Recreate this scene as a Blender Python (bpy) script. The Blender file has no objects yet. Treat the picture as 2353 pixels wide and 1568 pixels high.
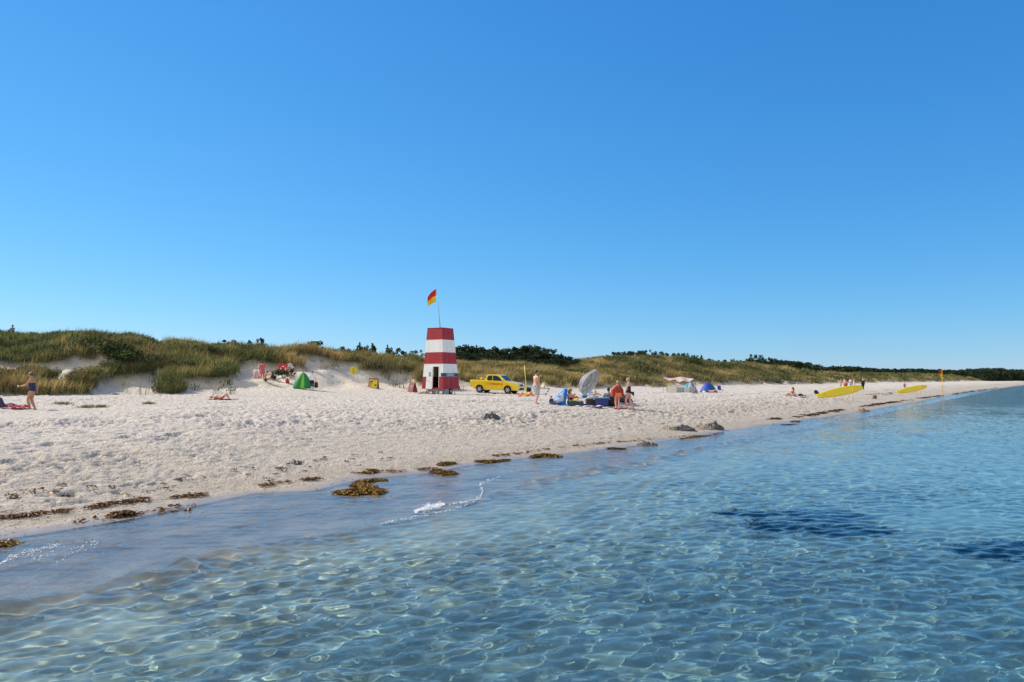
import bpy, bmesh, math, random
import numpy as np
from mathutils import Vector, Matrix

random.seed(7)
rng = np.random.default_rng(11)
SC = bpy.context.scene
COL = SC.collection
R = math.radians

# ------------------------------------------------------------------ camera
CAM_H = 2.3
PITCH = math.atan(151.0 / 2960.0)
cam_data = bpy.data.cameras.new('camera')
cam_data.sensor_width = 36.0
cam_data.lens = 2960.0 / 4000.0 * 36.0
cam_data.clip_start = 0.05
cam_data.clip_end = 8000.0
cam = bpy.data.objects.new('camera', cam_data)
COL.objects.link(cam)
cam.location = (0, 0, CAM_H)
cam.rotation_euler = (math.pi / 2 + PITCH, 0, 0)
SC.camera = cam

PX = 1741.2   # focal length in survey pixels (a 2353 px wide copy of the frame)


def ray(px, py):
    """viewing direction of a survey pixel"""
    x = (px - 1176.5) / PX
    v = -(py - 784.0) / PX
    c, s = math.cos(PITCH), math.sin(PITCH)
    d = Vector((x, c - v * s, s + v * c))
    return d


# ------------------------------------------------------------------ noise
_T = [np.random.default_rng(100 + i).random((256, 256)).astype(np.float32) * 2 - 1 for i in range(6)]


def vnoise(x, y, seed=0):
    T = _T[seed % 6]
    x = np.asarray(x, dtype=np.float64) + seed * 17.31
    y = np.asarray(y, dtype=np.float64) + seed * 9.77
    xf = np.floor(x); yf = np.floor(y)
    fx = x - xf; fy = y - yf
    xi = xf.astype(np.int64) & 255; yi = yf.astype(np.int64) & 255
    fx = fx * fx * (3 - 2 * fx); fy = fy * fy * (3 - 2 * fy)
    x1 = (xi + 1) & 255; y1 = (yi + 1) & 255
    a = T[xi, yi]; b = T[x1, yi]; c = T[xi, y1]; d = T[x1, y1]
    return a + (b - a) * fx + (c - a) * fy + (a - b - c + d) * fx * fy


def fbm(x, y, octv=4, seed=0, gain=0.5):
    t = 0.0; a = 1.0; n = 0.0
    ca, sa = 0.8, 0.6
    x = np.asarray(x, float); y = np.asarray(y, float)
    for i in range(octv):
        t = t + a * vnoise(x, y, seed + i)
        n += a; a *= gain
        x, y = (x * ca - y * sa) * 2.03, (x * sa + y * ca) * 2.03
    return t / n


def sstep(a, b, x):
    t = np.clip((x - a) / (b - a), 0, 1)
    return t * t * (3 - 2 * t)


# ------------------------------------------------------------------ shore frame: s runs along the shore, d inland
UX, UY = 0.575, 0.818
NX, NY = -0.818, 0.575
OX, OY = -7.0, 10.3


def to_sd(x, y):
    rx = x - OX; ry = y - OY
    return rx * UX + ry * UY, rx * NX + ry * NY


def from_sd(s, d):
    return OX + s * UX + d * NX, OY + s * UY + d * NY


def hit_plane(px, py, z=0.0):
    d = ray(px, py)
    t = (z - CAM_H) / d.z
    return d.x * t, d.y * t


_shore_px = [(0, 1243), (150, 1222), (340, 1190), (480, 1160), (600, 1134), (740, 1128), (850, 1100), (1000, 1088), (1090, 1070),
             (1200, 1056), (1320, 1042), (1450, 1028), (1560, 1010), (1700, 988), (1850, 966), (1990, 946), (2100, 926),
             (2200, 905), (2353, 885.5)]
_t = [to_sd(*hit_plane(a, b)) for a, b in _shore_px]
_ss = np.array([q[0] for q in _t]); _sd = np.array([q[1] for q in _t])
_o = np.argsort(_ss); _ss = _ss[_o]; _sd = _sd[_o]
_wave_px = [(0, 1392), (200, 1352), (400, 1300), (560, 1262), (700, 1235), (860, 1205), (1000, 1172), (1100, 1150), (1180, 1120),
            (1300, 1092), (1480, 1062), (1650, 1020), (1850, 985), (2050, 945)]
_t = [to_sd(*hit_plane(a, b)) for a, b in _wave_px]
_ws = np.array([q[0] for q in _t]); _wd = np.array([q[1] for q in _t])
_o = np.argsort(_ws); _ws = _ws[_o]; _wd = _wd[_o]


def shore_d(s):
    return np.interp(s, _ss, _sd)


def swash_w(s):
    """width of the thin sheet of water between the wave front and the sand"""
    return np.clip(shore_d(s) - np.interp(s, _ws, _wd), 0.6, 6.0)


def foot_d(s):
    """distance inland at which the dunes begin"""
    f = 40.0 + 9.0 * sstep(36, 22, s) + 0.0 * s
    return f + 2.6 * vnoise(s / 9.0, 0.3, 2) + 1.2 * vnoise(s / 3.3, 5.0, 3)


_bx = np.array([-400, -150, -60, -30, -14, -8, -4, -0.6, 0.0, 0.8, 2.0, 5.0, 9.0, 13.0, 20.0, 30.0, 36.0, 42.0])
# relative to the wave front below 0 (outwards), and to the waterline above 0
_bz = np.array([-9.0, -5.0, -2.1, -1.25, -0.72, -0.52, -0.38, -0.17, -0.03, 0.045, 0.16, 0.5, 0.86, 1.06, 0.98, 0.9, 1.0, 1.15])

# crest heights against s
_cs = np.array([-60.0, -20.0, 0.0, 6.0, 12.0, 18.0, 24.0, 30.0, 36.0, 42.0, 48.0, 54.0, 60.0, 66.0, 72.0, 78.0, 84.0, 90.0, 96.0, 102.0, 108.0, 114.0, 120.0, 135.0, 150.0, 165.0, 180.0, 195.0, 210.0, 225.0, 240.0, 255.0, 280.0, 330.0, 400.0, 700.0, 1000.0, 2000.0])
_cz = np.array([6.4, 6.73, 6.9, 7.03, 6.58, 5.63, 5.71, 5.51, 4.65, 4.56, 4.41, 4.15, 3.7, 3.31, 3.26, 3.27, 3.55, 3.72, 3.57, 3.38, 3.53, 3.52, 4.08, 5.53, 6.09, 6.41, 5.45, 5.43, 6.12, 5.88, 4.65, 3.84, 3.6, 3.5, 3.9, 5.2, 6.3, 6.5])


def fields(x, y):
    s, d = to_sd(np.asarray(x, float), np.asarray(y, float))
    sh = shore_d(s); w = swash_w(s)
    e = d - sh                      # inland of the waterline
    return s, e, w


def height(x, y, fine=True, r=None):
    x = np.asarray(x, float); y = np.asarray(y, float)
    s, e, w = fields(x, y)
    # water side
    out = -e
    thin = -0.012 - 0.03 * np.clip(out / w, 0, 1)
    zsea = np.where(out < w, thin, -0.012 + np.interp(-(out - w), _bx, _bz))
    zsea = zsea + 0.05 * sstep(w + .5, w + 5, out) * fbm(x / 2.2, y / 2.2, 3, 1)
    zland = np.interp(e, _bx, _bz) - 0.042 + 0.03 * 1
    z = np.where(e < 0, zsea, zland)
    f = foot_d(s)
    k = e - f
    m = sstep(-6, 2, k)
    md_ = k > -6
    if np.any(md_):
        xs, ys, ks, ss = x[md_], y[md_], k[md_], s[md_]
        cz = np.interp(ss, _cs, _cz)
        up = sstep(-3, 21, ks)
        hum = fbm(xs / 8.5, ys / 8.5, 3, 4)
        hum2 = fbm(xs / 3.4, ys / 3.4, 3, 2)
        back = sstep(21, 60, ks)
        mound = vegn(xs, ys, ks)
        zd = 1.15 + (cz - 1.15) * up + (1.5 * hum * sstep(0, 14, ks) * (1 - .6 * sstep(12, 20, ks)) + 0.55 * hum2 * sstep(-1, 6, ks)) * (1 - 0.55 * back) \
            - 1.4 * back * (1 - sstep(240, 420, ss) * 0.6) + 0.75 * mound * sstep(-3, 3, ks) * (1 - .5 * back)
        z[md_] = z[md_] * (1 - m[md_]) + zd * m[md_]
    # slow undulation of the dry beach
    dry = sstep(2.0, 9.0, e)
    z = z + dry * (1 - m) * (0.10 * fbm(x / 6.0, y / 6.0, 2, 5))
    if fine:
        mf = (e > -0.4) & (k < 25)
        if np.any(mf):
            x, y, s, e, m = x[mf], y[mf], s[mf], e[mf], m[mf]
            rr = np.hypot(x, y)
            trod = 0.70 + 1.0 * fbm(s / 7.0, e / 2.2, 3, 1)
            band = sstep(1.1, 2.4, e) * (0.35 + 0.65 * sstep(2.5, 6, e))
            a = band * np.clip(trod, 0.25, 1.5)
            n1 = fbm(s / 0.44 + .3 * e, e / 0.21, 2, 3)
            n2 = vnoise(s / 0.20, e / 0.11, 0)
            lump = np.clip(np.abs(n1) * 3.4, 0, 1) ** 0.8
            n3 = fbm(s / 1.6, e / 0.9, 2, 1)
            dz = a * (0.088 * lump - 0.055 + 0.052 * n2 * (rr < 70) + 0.065 * n3) * (1 - 0.5 * m)
            # hollows left by feet in rows nearer the water
            n4 = vnoise(s / 0.42, e / 0.20, 4)
            dz = dz - 0.10 * sstep(.35, .75, n4) * sstep(-.05, .45, fbm(s / 9., e / 0.9, 2, 2)) * sstep(1.2, 2.2, e) * (1 - sstep(12, 18, e))
            dryf = sstep(2.0, 9.0, e)
            for off in (6.3, 7.9, 11.6, 13.2):      # wheel ruts
                ln = off + 1.1 * vnoise(s / 21.0, off, 1)
                dz = dz - 0.06 * dryf * np.exp(-((e - ln) / 0.13) ** 2)
            dz = dz + 0.006 * sstep(-0.3, 0.6, e) * fbm(x / 0.3, y / 0.3, 2, 2)
            z[mf] += dz
    return z


# bare sand places in the dunes: (x, y, radius along, radius across)
BARE = []
for (px, py, D, rx, ry) in [(20, 790, 66, 2.1, 1.3), (108, 0, 56, .65, 4.5), (150, 0, 61.5, 2.0, .9), (282, 0, 59, 1.0, 5.5), (52, 0, 60.5, 2.2, 1.1), (235, 0, 64.5, 2.0, 1.0), (325, 0, 61, .8, 3.0), (470, 0, 63, 2.2, 1.6), (345, 0, 71, .9, 2.5), (560, 0, 69, 1.0, 3), (500, 0, 76, 1.8, .8), (290, 0, 74, 1.6, .8), (430, 0, 80, 1.6, .9), (112, 845, 60, 1.0, 6.0), (300, 872, 63, 1.5, 4.0), (40, 842, 60, 2.2, 1.6), (400, 872, 66, 1.1, 5.0), (360, 830, 76, 1.0, 2),
                            (555, 862, 68, .9, 1.5), (640, 880, 67, 3.0, 2.0), (735, 868, 76, 2.6, 2.0), (790, 872, 77, 2.6, 2.0), (700, 880, 70, 3, 2), (1060, 862, 84, 1.5, 3), (1220, 864, 90, 1.3, 8),
                            (1450, 868, 112, 3, 4), (1120, 884, 82, 4, 2.0), (860, 884, 76, 3, 2.0), (820, 800, 84, 1.2, 1), (680, 792, 80, 1.5, 1.0), (540, 795, 80, 2, .8)]:
    BARE.append(((px - 1176.5) / PX * D, D, rx, ry))


# grown-over spurs reaching down to the beach
SPUR = []
for (px, D, rx, ry, q) in [(20, 57.5, 2.6, 2.2, 1.9), (60, 58, 1.2, 1.6, 1.2), (100, 62, 1.0, 1.6, 1.3), (175, 62.5, 1.7, 2.6, 1.9), (215, 60.5, 1.6, 1.8, 1.7), (250, 58.5, 1.1, 1.2, 1.2),
                           (335, 69, 1.6, 2.4, 2.2), (372, 66.5, 1.6, 2.0, 2.4), (415, 65, 1.2, 1.5, 2.0), (300, 72, 1.6, 2, 1.6), (450, 71, 1.9, 3.0, 1.6), (520, 70, 2.0, 2.6, 1.6)]:
    D = D - 4.0
    SPUR.append(((px - 1176.5) / PX * D, D, rx * 0.9, ry * 1.25, q * 1.05))


def vegn(x, y, k):
    v = 0.50 + 0.75 * fbm(x / 5.0, y / 5.0, 3, 1) + 0.65 * fbm(x / 1.9, y / 1.9, 2, 5)
    lf = sstep(-.30, -.36, x / np.maximum(y, 1.0))
    v = v + 0.55 * sstep(4, 12, k) - (0.55 + .75 * lf) * (1 - sstep(-1.5 + 2 * lf, 3.5 + 3 * lf, k)) + 0.12
    for bx, by, rx, ry, q in SPUR:
        v = v + q * np.exp(-(((x - bx) / rx) ** 2 + ((y - by) / ry) ** 2))
    for bx, by, rx, ry in BARE:
        v = v - (1.25 if bx > -25 else 1.45) * np.exp(-(((x - bx) / rx) ** 2 + ((y - by) / ry) ** 2))
    pc = x / np.maximum(y, 1.0)        # open sand in front of the group by the green tent and the signs
    v = v - 2.0 * sstep(-.365, -.350, pc) * sstep(-.228, -.243, pc) * sstep(74, 71, y) - 2.0 * sstep(-.243, -.23, pc) * sstep(-.15, -.165, pc) * sstep(79, 76, y) - 2.0 * sstep(-.165, -.15, pc) * sstep(-.05, -.065, pc) * sstep(77, 74, y)
    v = v * sstep(-2.4, 0.4, k + 1.9 * vnoise(x / 2.3, y / 2.3, 3))
    return sstep(0.28, 0.55, v)


def veg(x, y):
    s, e, w = fields(x, y)
    k = e - foot_d(s)
    v = np.zeros_like(k); mk = k > -2.5
    v[mk] = vegn(x[mk], y[mk], k[mk])
    return v


def ground(x, y):
    return float(height(np.array([x]), np.array([y]), fine=False)[0])


def groundf(x, y):
    return float(height(np.array([x]), np.array([y]), fine=True)[0])


def at_depth(px, dist):
    """ground point under a survey column px at forward distance dist"""
    x = (px - 1176.5) / PX * dist
    return x, dist, groundf(x, dist)


def at_px(px, py, lo=4.0, hi=600.0):
    """first ground point seen through a survey pixel"""
    d = ray(px, py)
    ts = np.exp(np.linspace(math.log(lo), math.log(hi), 1800))
    X = d.x * ts; Y = d.y * ts; Z = CAM_H + d.z * ts
    H = height(X, Y, fine=False)
    k = np.nonzero(Z < H)[0]
    i = int(k[0]) if len(k) else len(ts) - 1
    return float(X[i]), float(Y[i]), float(H[i])


# ------------------------------------------------------------------ mesh helpers
def mesh_np(name, V, F, mats, parent=None, smooth=True, attrs=None, kind=None):
    me = bpy.data.meshes.new(name)
    V = np.ascontiguousarray(V, np.float32)
    F = np.ascontiguousarray(F, np.int32)
    k = F.shape[1]
    me.vertices.add(len(V)); me.vertices.foreach_set('co', V.ravel())
    me.loops.add(F.size); me.loops.foreach_set('vertex_index', F.ravel())
    me.polygons.add(len(F))
    me.polygons.foreach_set('loop_start', np.arange(0, F.size, k, dtype=np.int32))
    me.polygons.foreach_set('loop_total', np.full(len(F), k, np.int32))
    if smooth:
        me.polygons.foreach_set('use_smooth', np.ones(len(F), bool))
    me.update(calc_edges=True)
    for nm, (typ, arr) in (attrs or {}).items():
        at = me.attributes.new(nm, typ, 'POINT')
        at.data.foreach_set('color' if typ == 'FLOAT_COLOR' else 'value', np.ascontiguousarray(arr, np.float32).ravel())
    for m in (mats if isinstance(mats, (list, tuple)) else [mats]):
        me.materials.append(m)
    o = bpy.data.objects.new(name, me)
    COL.objects.link(o)
    if parent is not None:
        o.parent = parent
    if kind:
        o['kind'] = kind
    return o


def tag(o, label=None, cat=None, group=None, kind=None):
    if label: o['label'] = label
    if cat: o['category'] = cat
    if group: o['group'] = group
    if kind: o['kind'] = kind
    return o


def thing(name, label, cat, loc=(0, 0, 0), rz=0.0, group=None):
    o = bpy.data.objects.new(name, None)
    COL.objects.link(o)
    o.empty_display_size = 0.1
    o.location = loc
    o.rotation_euler = (0, 0, rz)
    return tag(o, label, cat, group)


class MB:
    def __init__(self):
        self.v = []; self.f = []; self.mi = []; self.cur = 0

    def add(self, vs, fs):
        b = len(self.v)
        self.v += [tuple(q) for q in vs]
        self.f += [tuple(b + i for i in f) for f in fs]
        self.mi += [self.cur] * len(fs)
        return self

    def box(self, c, sz, rot=None, taper=1.0, tz=0.0):
        vs = []
        for k in (-1, 1):
            t = taper if k > 0 else 1.0
            for j in (-1, 1):
                for i in (-1, 1):
                    p = Vector((i * sz[0] / 2 * t, j * sz[1] / 2 * t, k * sz[2] / 2))
                    if rot is not None: p = rot @ p
                    vs.append(p + Vector(c))
        return self.add(vs, [(0, 2, 3, 1), (4, 5, 7, 6), (0, 1, 5, 4), (2, 6, 7, 3), (0, 4, 6, 2), (1, 3, 7, 5)])

    def tube(self, pts, rad, n=8, caps=True):
        pts = [Vector(p) for p in pts]
        if not isinstance(rad, (list, tuple)): rad = [rad] * len(pts)
        rings = []
        ref = None
        for i, p in enumerate(pts):
            a = pts[max(0, i - 1)]; b = pts[min(len(pts) - 1, i + 1)]
            t = (b - a).normalized()
            if ref is None:
                ref = Vector((0, 0, 1)) if abs(t.z) < 0.9 else Vector((1, 0, 0))
            u = t.cross(ref)
            if u.length < 1e-4: u = t.cross(Vector((0.3, 1, 0.2)))
            u.normalize(); w = t.cross(u).normalized(); ref = w.cross(t) * -1 if False else ref
            rings.append([p + (u * math.cos(2 * math.pi * k / n) + w * math.sin(2 * math.pi * k / n)) * rad[i] for k in range(n)])
        vs = [q for r_ in rings for q in r_]
        fs = []
        for i in range(len(pts) - 1):
            for k in range(n):
                a = i * n + k; b = i * n + (k + 1) % n
                fs.append((a, b, b + n, a + n))
        if caps:
            fs.append(tuple(range(n - 1, -1, -1)))
            fs.append(tuple((len(pts) - 1) * n + k for k in range(n)))
        return self.add(vs, fs)

    def ball(self, c, r, nu=12, nv=8, rot=None):
        if not isinstance(r, (list, tuple)): r = (r, r, r)
        vs = []; fs = []
        for j in range(nv + 1):
            th = math.pi * j / nv
            for i in range(nu):
                ph = 2 * math.pi * i / nu
                p = Vector((r[0] * math.sin(th) * math.cos(ph), r[1] * math.sin(th) * math.sin(ph), r[2] * math.cos(th)))
                if rot is not None: p = rot @ p
                vs.append(p + Vector(c))
        for j in range(nv):
            for i in range(nu):
                a = j * nu + i; b = j * nu + (i + 1) % nu
                fs.append((a, a + nu, b + nu, b))
        return self.add(vs, fs)

    def sheet(self, fn, nu, nv, thick=0.0):
        """surface fn(u,v) on 0..1, optionally with thickness along its normal"""
        P = [[Vector(fn(i / nu, j / nv)) for i in range(nu + 1)] for j in range(nv + 1)]
        vs = [p for r_ in P for p in r_]
        W = nu + 1
        fs = [(j * W + i, j * W + i + 1, (j + 1) * W + i + 1, (j + 1) * W + i) for j in range(nv) for i in range(nu)]
        if thick:
            nrm = []
            for j in range(nv + 1):
                for i in range(nu + 1):
                    du = P[j][min(i + 1, nu)] - P[j][max(i - 1, 0)]
                    dv = P[min(j + 1, nv)][i] - P[max(j - 1, 0)][i]
                    n_ = du.cross(dv)
                    n_ = n_.normalized() if n_.length > 1e-9 else Vector((0, 0, 1))
                    nrm.append(n_)
            m = len(vs)
            vs = vs + [p - n_ * thick for p, n_ in zip(vs, nrm)]
            fs = fs + [tuple(m + q for q in reversed(f)) for f in list(fs)]
            edge = [(i, i + 1) for i in range(nu)] + [(nv * W + i + 1, nv * W + i) for i in range(nu)] + \
                   [((j + 1) * W, j * W) for j in range(nv)] + [(j * W + nu, (j + 1) * W + nu) for j in range(nv)]
            fs += [(b, a, a + m, b + m) for a, b in edge]
        return self.add(vs, fs)

    def prism(self, poly, z0, z1, rot=None, off=(0, 0, 0), close=True):
        """extrude 2-D polygon between z0 and z1"""
        n = len(poly)
        vs = [Vector((p[0], p[1], z0)) for p in poly] + [Vector((p[0], p[1], z1)) for p in poly]
        if rot is not None: vs = [rot @ v for v in vs]
        vs = [v + Vector(off) for v in vs]
        fs = [(i, (i + 1) % n, (i + 1) % n + n, i + n) for i in range(n)]
        if close: fs += [tuple(range(n - 1, -1, -1)), tuple(range(n, 2 * n))]
        return self.add(vs, fs)

    def lump(self, amp, sc=6.0, seed=1):
        c = sum((Vector(q) for q in self.v), Vector()) / len(self.v)
        a = np.array(self.v); n_ = fbm(a[:, 0] * sc + a[:, 2] * sc * .7 + seed, a[:, 1] * sc - a[:, 2] * sc * .8, 3, seed % 4)
        n2_ = fbm(a[:, 2] * sc + seed * 3, a[:, 0] * sc * .9, 2, 2)
        self.v = [tuple(Vector(q) + (Vector(q) - c).normalized() * float(k * amp + abs(k2) * amp * .8)) for q, k, k2 in zip(self.v, n_, n2_)]
        return self

    def build(self, name, mats, parent=None, smooth=False, bevel=0.0, auto=False):
        me = bpy.data.meshes.new(name)
        me.from_pydata(self.v, [], self.f)
        for m in (mats if isinstance(mats, (list, tuple)) else [mats]): me.materials.append(m)
        me.polygons.foreach_set('material_index', self.mi)
        if smooth or auto: me.polygons.foreach_set('use_smooth', [True] * len(self.f))
        if bevel > 0:
            bm = bmesh.new(); bm.from_mesh(me)
            bmesh.ops.remove_doubles(bm, verts=bm.verts, dist=1e-5)
            es = [e for e in bm.edges if len(e.link_faces) == 2 and e.calc_face_angle(0) > 0.6]
            if es: bmesh.ops.bevel(bm, geom=es, offset=bevel, segments=2, profile=0.7, affect='EDGES', clamp_overlap=True)
            bm.to_mesh(me); bm.free()
        if auto: me.set_sharp_from_angle(angle=R(38))
        me.update()
        o = bpy.data.objects.new(name, me); COL.objects.link(o)
        if parent is not None: o.parent = parent
        return o


# ------------------------------------------------------------------ material helpers
def newmat(name):
    m = bpy.data.materials.new(name); m.use_nodes = True
    nt = m.node_tree
    return m, nt, nt.nodes, nt.links, nt.nodes['Principled BSDF']


def mat(name, col, rough=0.6, var=0.12, scale=6.0, metal=0.0, bump=0.0, spec=0.5, sub=0.0, alpha=1.0, trans=0.0, coat=0.0):
    m, nt, N, L, p = newmat(name)
    p.inputs['Roughness'].default_value = rough
    p.inputs['Metallic'].default_value = metal
    p.inputs['Specular IOR Level'].default_value = spec
    if coat: p.inputs['Coat Weight'].default_value = coat
    tc = N.new('ShaderNodeTexCoord'); nz = N.new('ShaderNodeTexNoise')
    nz.inputs['Scale'].default_value = scale; nz.inputs['Detail'].default_value = 4
    L.new(tc.outputs['Object'], nz.inputs['Vector'])
    mx = N.new('ShaderNodeMix'); mx.data_type = 'RGBA'
    lo = [max(0, c * (1 - var)) for c in col] + [1]; hi = [min(1, c * (1 + var)) for c in col] + [1]
    mx.inputs['A'].default_value = lo; mx.inputs['B'].default_value = hi
    L.new(nz.outputs['Fac'], mx.inputs['Factor'])
    L.new(mx.outputs['Result'], p.inputs['Base Color'])
    if sub:
        p.inputs['Subsurface Weight'].default_value = sub
        p.inputs['Subsurface Radius'].default_value = (0.02, 0.008, 0.004)
    if bump:
        b = N.new('ShaderNodeBump'); b.inputs['Strength'].default_value = bump; b.inputs['Distance'].default_value = 0.02
        L.new(nz.outputs['Fac'], b.inputs['Height']); L.new(b.outputs['Normal'], p.inputs['Normal'])
    if trans:      # thin cloth letting some light through
        tr = N.new('ShaderNodeBsdfTranslucent'); L.new(mx.outputs['Result'], tr.inputs['Color'])
        ms = N.new('ShaderNodeMixShader'); ms.inputs[0].default_value = trans
        L.new(p.outputs[0], ms.inputs[1]); L.new(tr.outputs[0], ms.inputs[2])
        L.new(ms.outputs[0], N['Material Output'].inputs['Surface'])
    return m


# ------------------------------------------------------------------ world, sun
SUN_EL = R(36)
SUN_DIR = Vector((-0.90, 0.43, 0)).normalized()      # horizontal direction towards the sun
world = bpy.data.worlds.new('World'); SC.world = world; world.use_nodes = True
wn, wl = world.node_tree.nodes, world.node_tree.links
bg = wn['Background']
sky = wn.new('ShaderNodeTexSky'); sky.sky_type = 'NISHITA'; sky.sun_disc = False
sky.sun_elevation = SUN_EL
sky.sun_rotation = math.atan2(SUN_DIR.x, SUN_DIR.y)
sky.air_density = 1.0; sky.dust_density = 0.0; sky.ozone_density = 6.0; sky.altitude = 0
sep = wn.new('ShaderNodeSeparateColor'); cmb = wn.new('ShaderNodeCombineColor')
wl.new(sky.outputs[0], sep.inputs[0])
for i_, (ga, mu_) in enumerate(((1.2, 0.70), (0.75, 0.775), (0.50, 0.95))):      # deep clear blue of a northern summer sky
    m1 = wn.new('ShaderNodeMath'); m1.operation = 'MULTIPLY'; m1.inputs[1].default_value = 0.1
    m2 = wn.new('ShaderNodeMath'); m2.operation = 'POWER'; m2.inputs[1].default_value = ga
    m3 = wn.new('ShaderNodeMath'); m3.operation = 'MULTIPLY'; m3.inputs[1].default_value = mu_ * 10
    wl.new(sep.outputs[i_], m1.inputs[0]); wl.new(m1.outputs[0], m2.inputs[0]); wl.new(m2.outputs[0], m3.inputs[0])
    wl.new(m3.outputs[0], cmb.inputs[i_])
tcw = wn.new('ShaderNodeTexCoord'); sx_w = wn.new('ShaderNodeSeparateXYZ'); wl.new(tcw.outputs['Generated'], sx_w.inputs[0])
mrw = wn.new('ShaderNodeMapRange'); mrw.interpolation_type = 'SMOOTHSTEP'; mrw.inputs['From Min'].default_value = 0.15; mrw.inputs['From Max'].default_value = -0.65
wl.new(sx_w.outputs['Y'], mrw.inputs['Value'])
# added fill: sky behind the camera brightened and whitened to lift camera-facing sides
sky_fill = wn.new('ShaderNodeMix'); sky_fill.data_type = 'RGBA'; sky_fill.inputs['B'].default_value = (7.4, 7.6, 7.8, 1)
wl.new(mrw.outputs['Result'], sky_fill.inputs['Factor']); wl.new(cmb.outputs[0], sky_fill.inputs['A'])
wl.new(sky_fill.outputs['Result'], bg.inputs['Color'])
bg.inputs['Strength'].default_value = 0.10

sd = bpy.data.lights.new('sun', 'SUN'); sd.energy = 5.0; sd.angle = R(0.53); sd.color = (1.0, 0.90, 0.76)
sun = bpy.data.objects.new('sun', sd); COL.objects.link(sun)
sv = Vector((SUN_DIR.x * math.cos(SUN_EL), SUN_DIR.y * math.cos(SUN_EL), math.sin(SUN_EL)))
sun.rotation_euler = sv.to_track_quat('Z', 'Y').to_euler()
sun.location = sv * 50
try:
    sd.cycles.is_caustics_light = True
except Exception:
    pass
SC.view_settings.view_transform = 'Standard'
SC.view_settings.look = 'None'
SC.view_settings.exposure = 0.25
SC.view_settings.gamma = 1.0
SC.cycles.max_bounces = 8
SC.cycles.transmission_bounces = 6
SC.cycles.transparent_max_bounces = 8
SC.cycles.sample_clamp_indirect = 6.0
# ------------------------------------------------------------------ ground sheet (polar grid: fine where the photo looks)
def polar(r0, r1, kr, kfar, rfine, da, amax, dc):
    rs = [r0]
    while rs[-1] < r1:
        rs.append(rs[-1] * (1 + (kr if rs[-1] < rfine else kfar)))
    an = list(np.arange(-amax, amax + 1e-9, da))
    left = list(np.arange(-180, -amax, dc)); right = list(np.arange(amax + dc * .5, 180 + 1e-6, dc))
    an = np.radians(np.array(left + an + right))
    rs = np.array(rs)
    A, RR = np.meshgrid(an, rs)
    return RR * np.sin(A), RR * np.cos(A), RR


def grid_faces(nr, na, mask=None):
    i = np.arange(nr - 1)[:, None] * na + np.arange(na - 1)[None, :]
    F = np.stack([i, i + 1, i + 1 + na, i + na], -1)
    if mask is not None: F = F[mask]
    return F.reshape(-1, 4)


def submesh(V, F):
    used = np.zeros(len(V), bool); used[F.ravel()] = True
    idx = np.cumsum(used) - 1
    return used, idx[F]


X, Y, RR = polar(2.0, 3500, 0.0042, 0.02, 330, 0.075, 40, 2.0)
nr, na = X.shape
Z = height(X, Y)
S, E, W = fields(X, Y)
Fd = foot_d(S)

VG = veg(X, Y)
dry = np.array([0.55, 0.49, 0.42]); damp = np.array([0.40, 0.34, 0.265]); wet = np.array([0.27, 0.23, 0.19])
soil = np.array([0.085, 0.082, 0.038]); bed = np.array([0.445, 0.415, 0.325]); dsand = np.array([0.64, 0.56, 0.44])
e1 = E + 0.35 * fbm(S / 1.6, E / 1.0, 3, 2)
mdry = sstep(0.9, 2.6, e1) * 0.45 + sstep(3.5, 11.0, e1 + 1.5 * fbm(S / 9, E / 3, 2, 3)) * 0.55
c = wet[None, None] * (1 - sstep(0.0, 0.9, e1))[..., None] + damp[None, None] * sstep(0.0, 0.9, e1)[..., None]
c = c * (1 - mdry[..., None]) + dry * mdry[..., None]
# grey weathered patches and grains of dry weed
dirt = sstep(0.25, 0.75, fbm(S / 6.0, E / 1.6, 4, 4)) * sstep(2, 5, E)
c = c * (1 - 0.38 * dirt[..., None])
md = sstep(-2, 4, E - Fd)[..., None]
c = c * (1 - md) + dsand * md
c = c * (1 - VG[..., None]) + soil * VG[..., None]
mu = sstep(0.15, -0.15, E)[..., None]
mo = sstep(W * 0.7, W + 1.2, -E)[..., None]
c = c * (1 - mo) + bed * mo
wetness = sstep(1.1, 0.15, e1)
col4 = np.concatenate([c, np.ones(c.shape[:2] + (1,))], -1)

sand_m, nt, N, L, p = newmat('beach_sand')
ac = N.new('ShaderNodeAttribute'); ac.attribute_name = 'tint'
aw = N.new('ShaderNodeAttribute'); aw.attribute_name = 'wetness'
tc = N.new('ShaderNodeTexCoord')
n1 = N.new('ShaderNodeTexNoise'); n1.inputs['Scale'].default_value = 3.2; n1.inputs['Detail'].default_value = 6; n1.inputs['Roughness'].default_value = 0.62
n2 = N.new('ShaderNodeTexNoise'); n2.inputs['Scale'].default_value = 16.0; n2.inputs['Detail'].default_value = 4
L.new(tc.outputs['Object'], n1.inputs['Vector']); L.new(tc.outputs['Object'], n2.inputs['Vector'])
mr = N.new('ShaderNodeMapRange'); mr.inputs['From Min'].default_value = .25; mr.inputs['From Max'].default_value = .75
mr.inputs['To Min'].default_value = 0.84; mr.inputs['To Max'].default_value = 1.14
L.new(n1.outputs['Fac'], mr.inputs['Value'])
vm = N.new('ShaderNodeVectorMath'); vm.operation = 'SCALE'
L.new(ac.outputs['Color'], vm.inputs[0]); L.new(mr.outputs['Result'], vm.inputs['Scale'])
L.new(vm.outputs['Vector'], p.inputs['Base Color'])
rr_ = N.new('ShaderNodeMapRange'); rr_.inputs['To Min'].default_value = 0.95; rr_.inputs['To Max'].default_value = 0.34
L.new(aw.outputs['Fac'], rr_.inputs['Value']); L.new(rr_.outputs['Result'], p.inputs['Roughness'])
sp = N.new('ShaderNodeMapRange'); sp.inputs['To Min'].default_value = 0.15; sp.inputs['To Max'].default_value = 0.5
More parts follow.
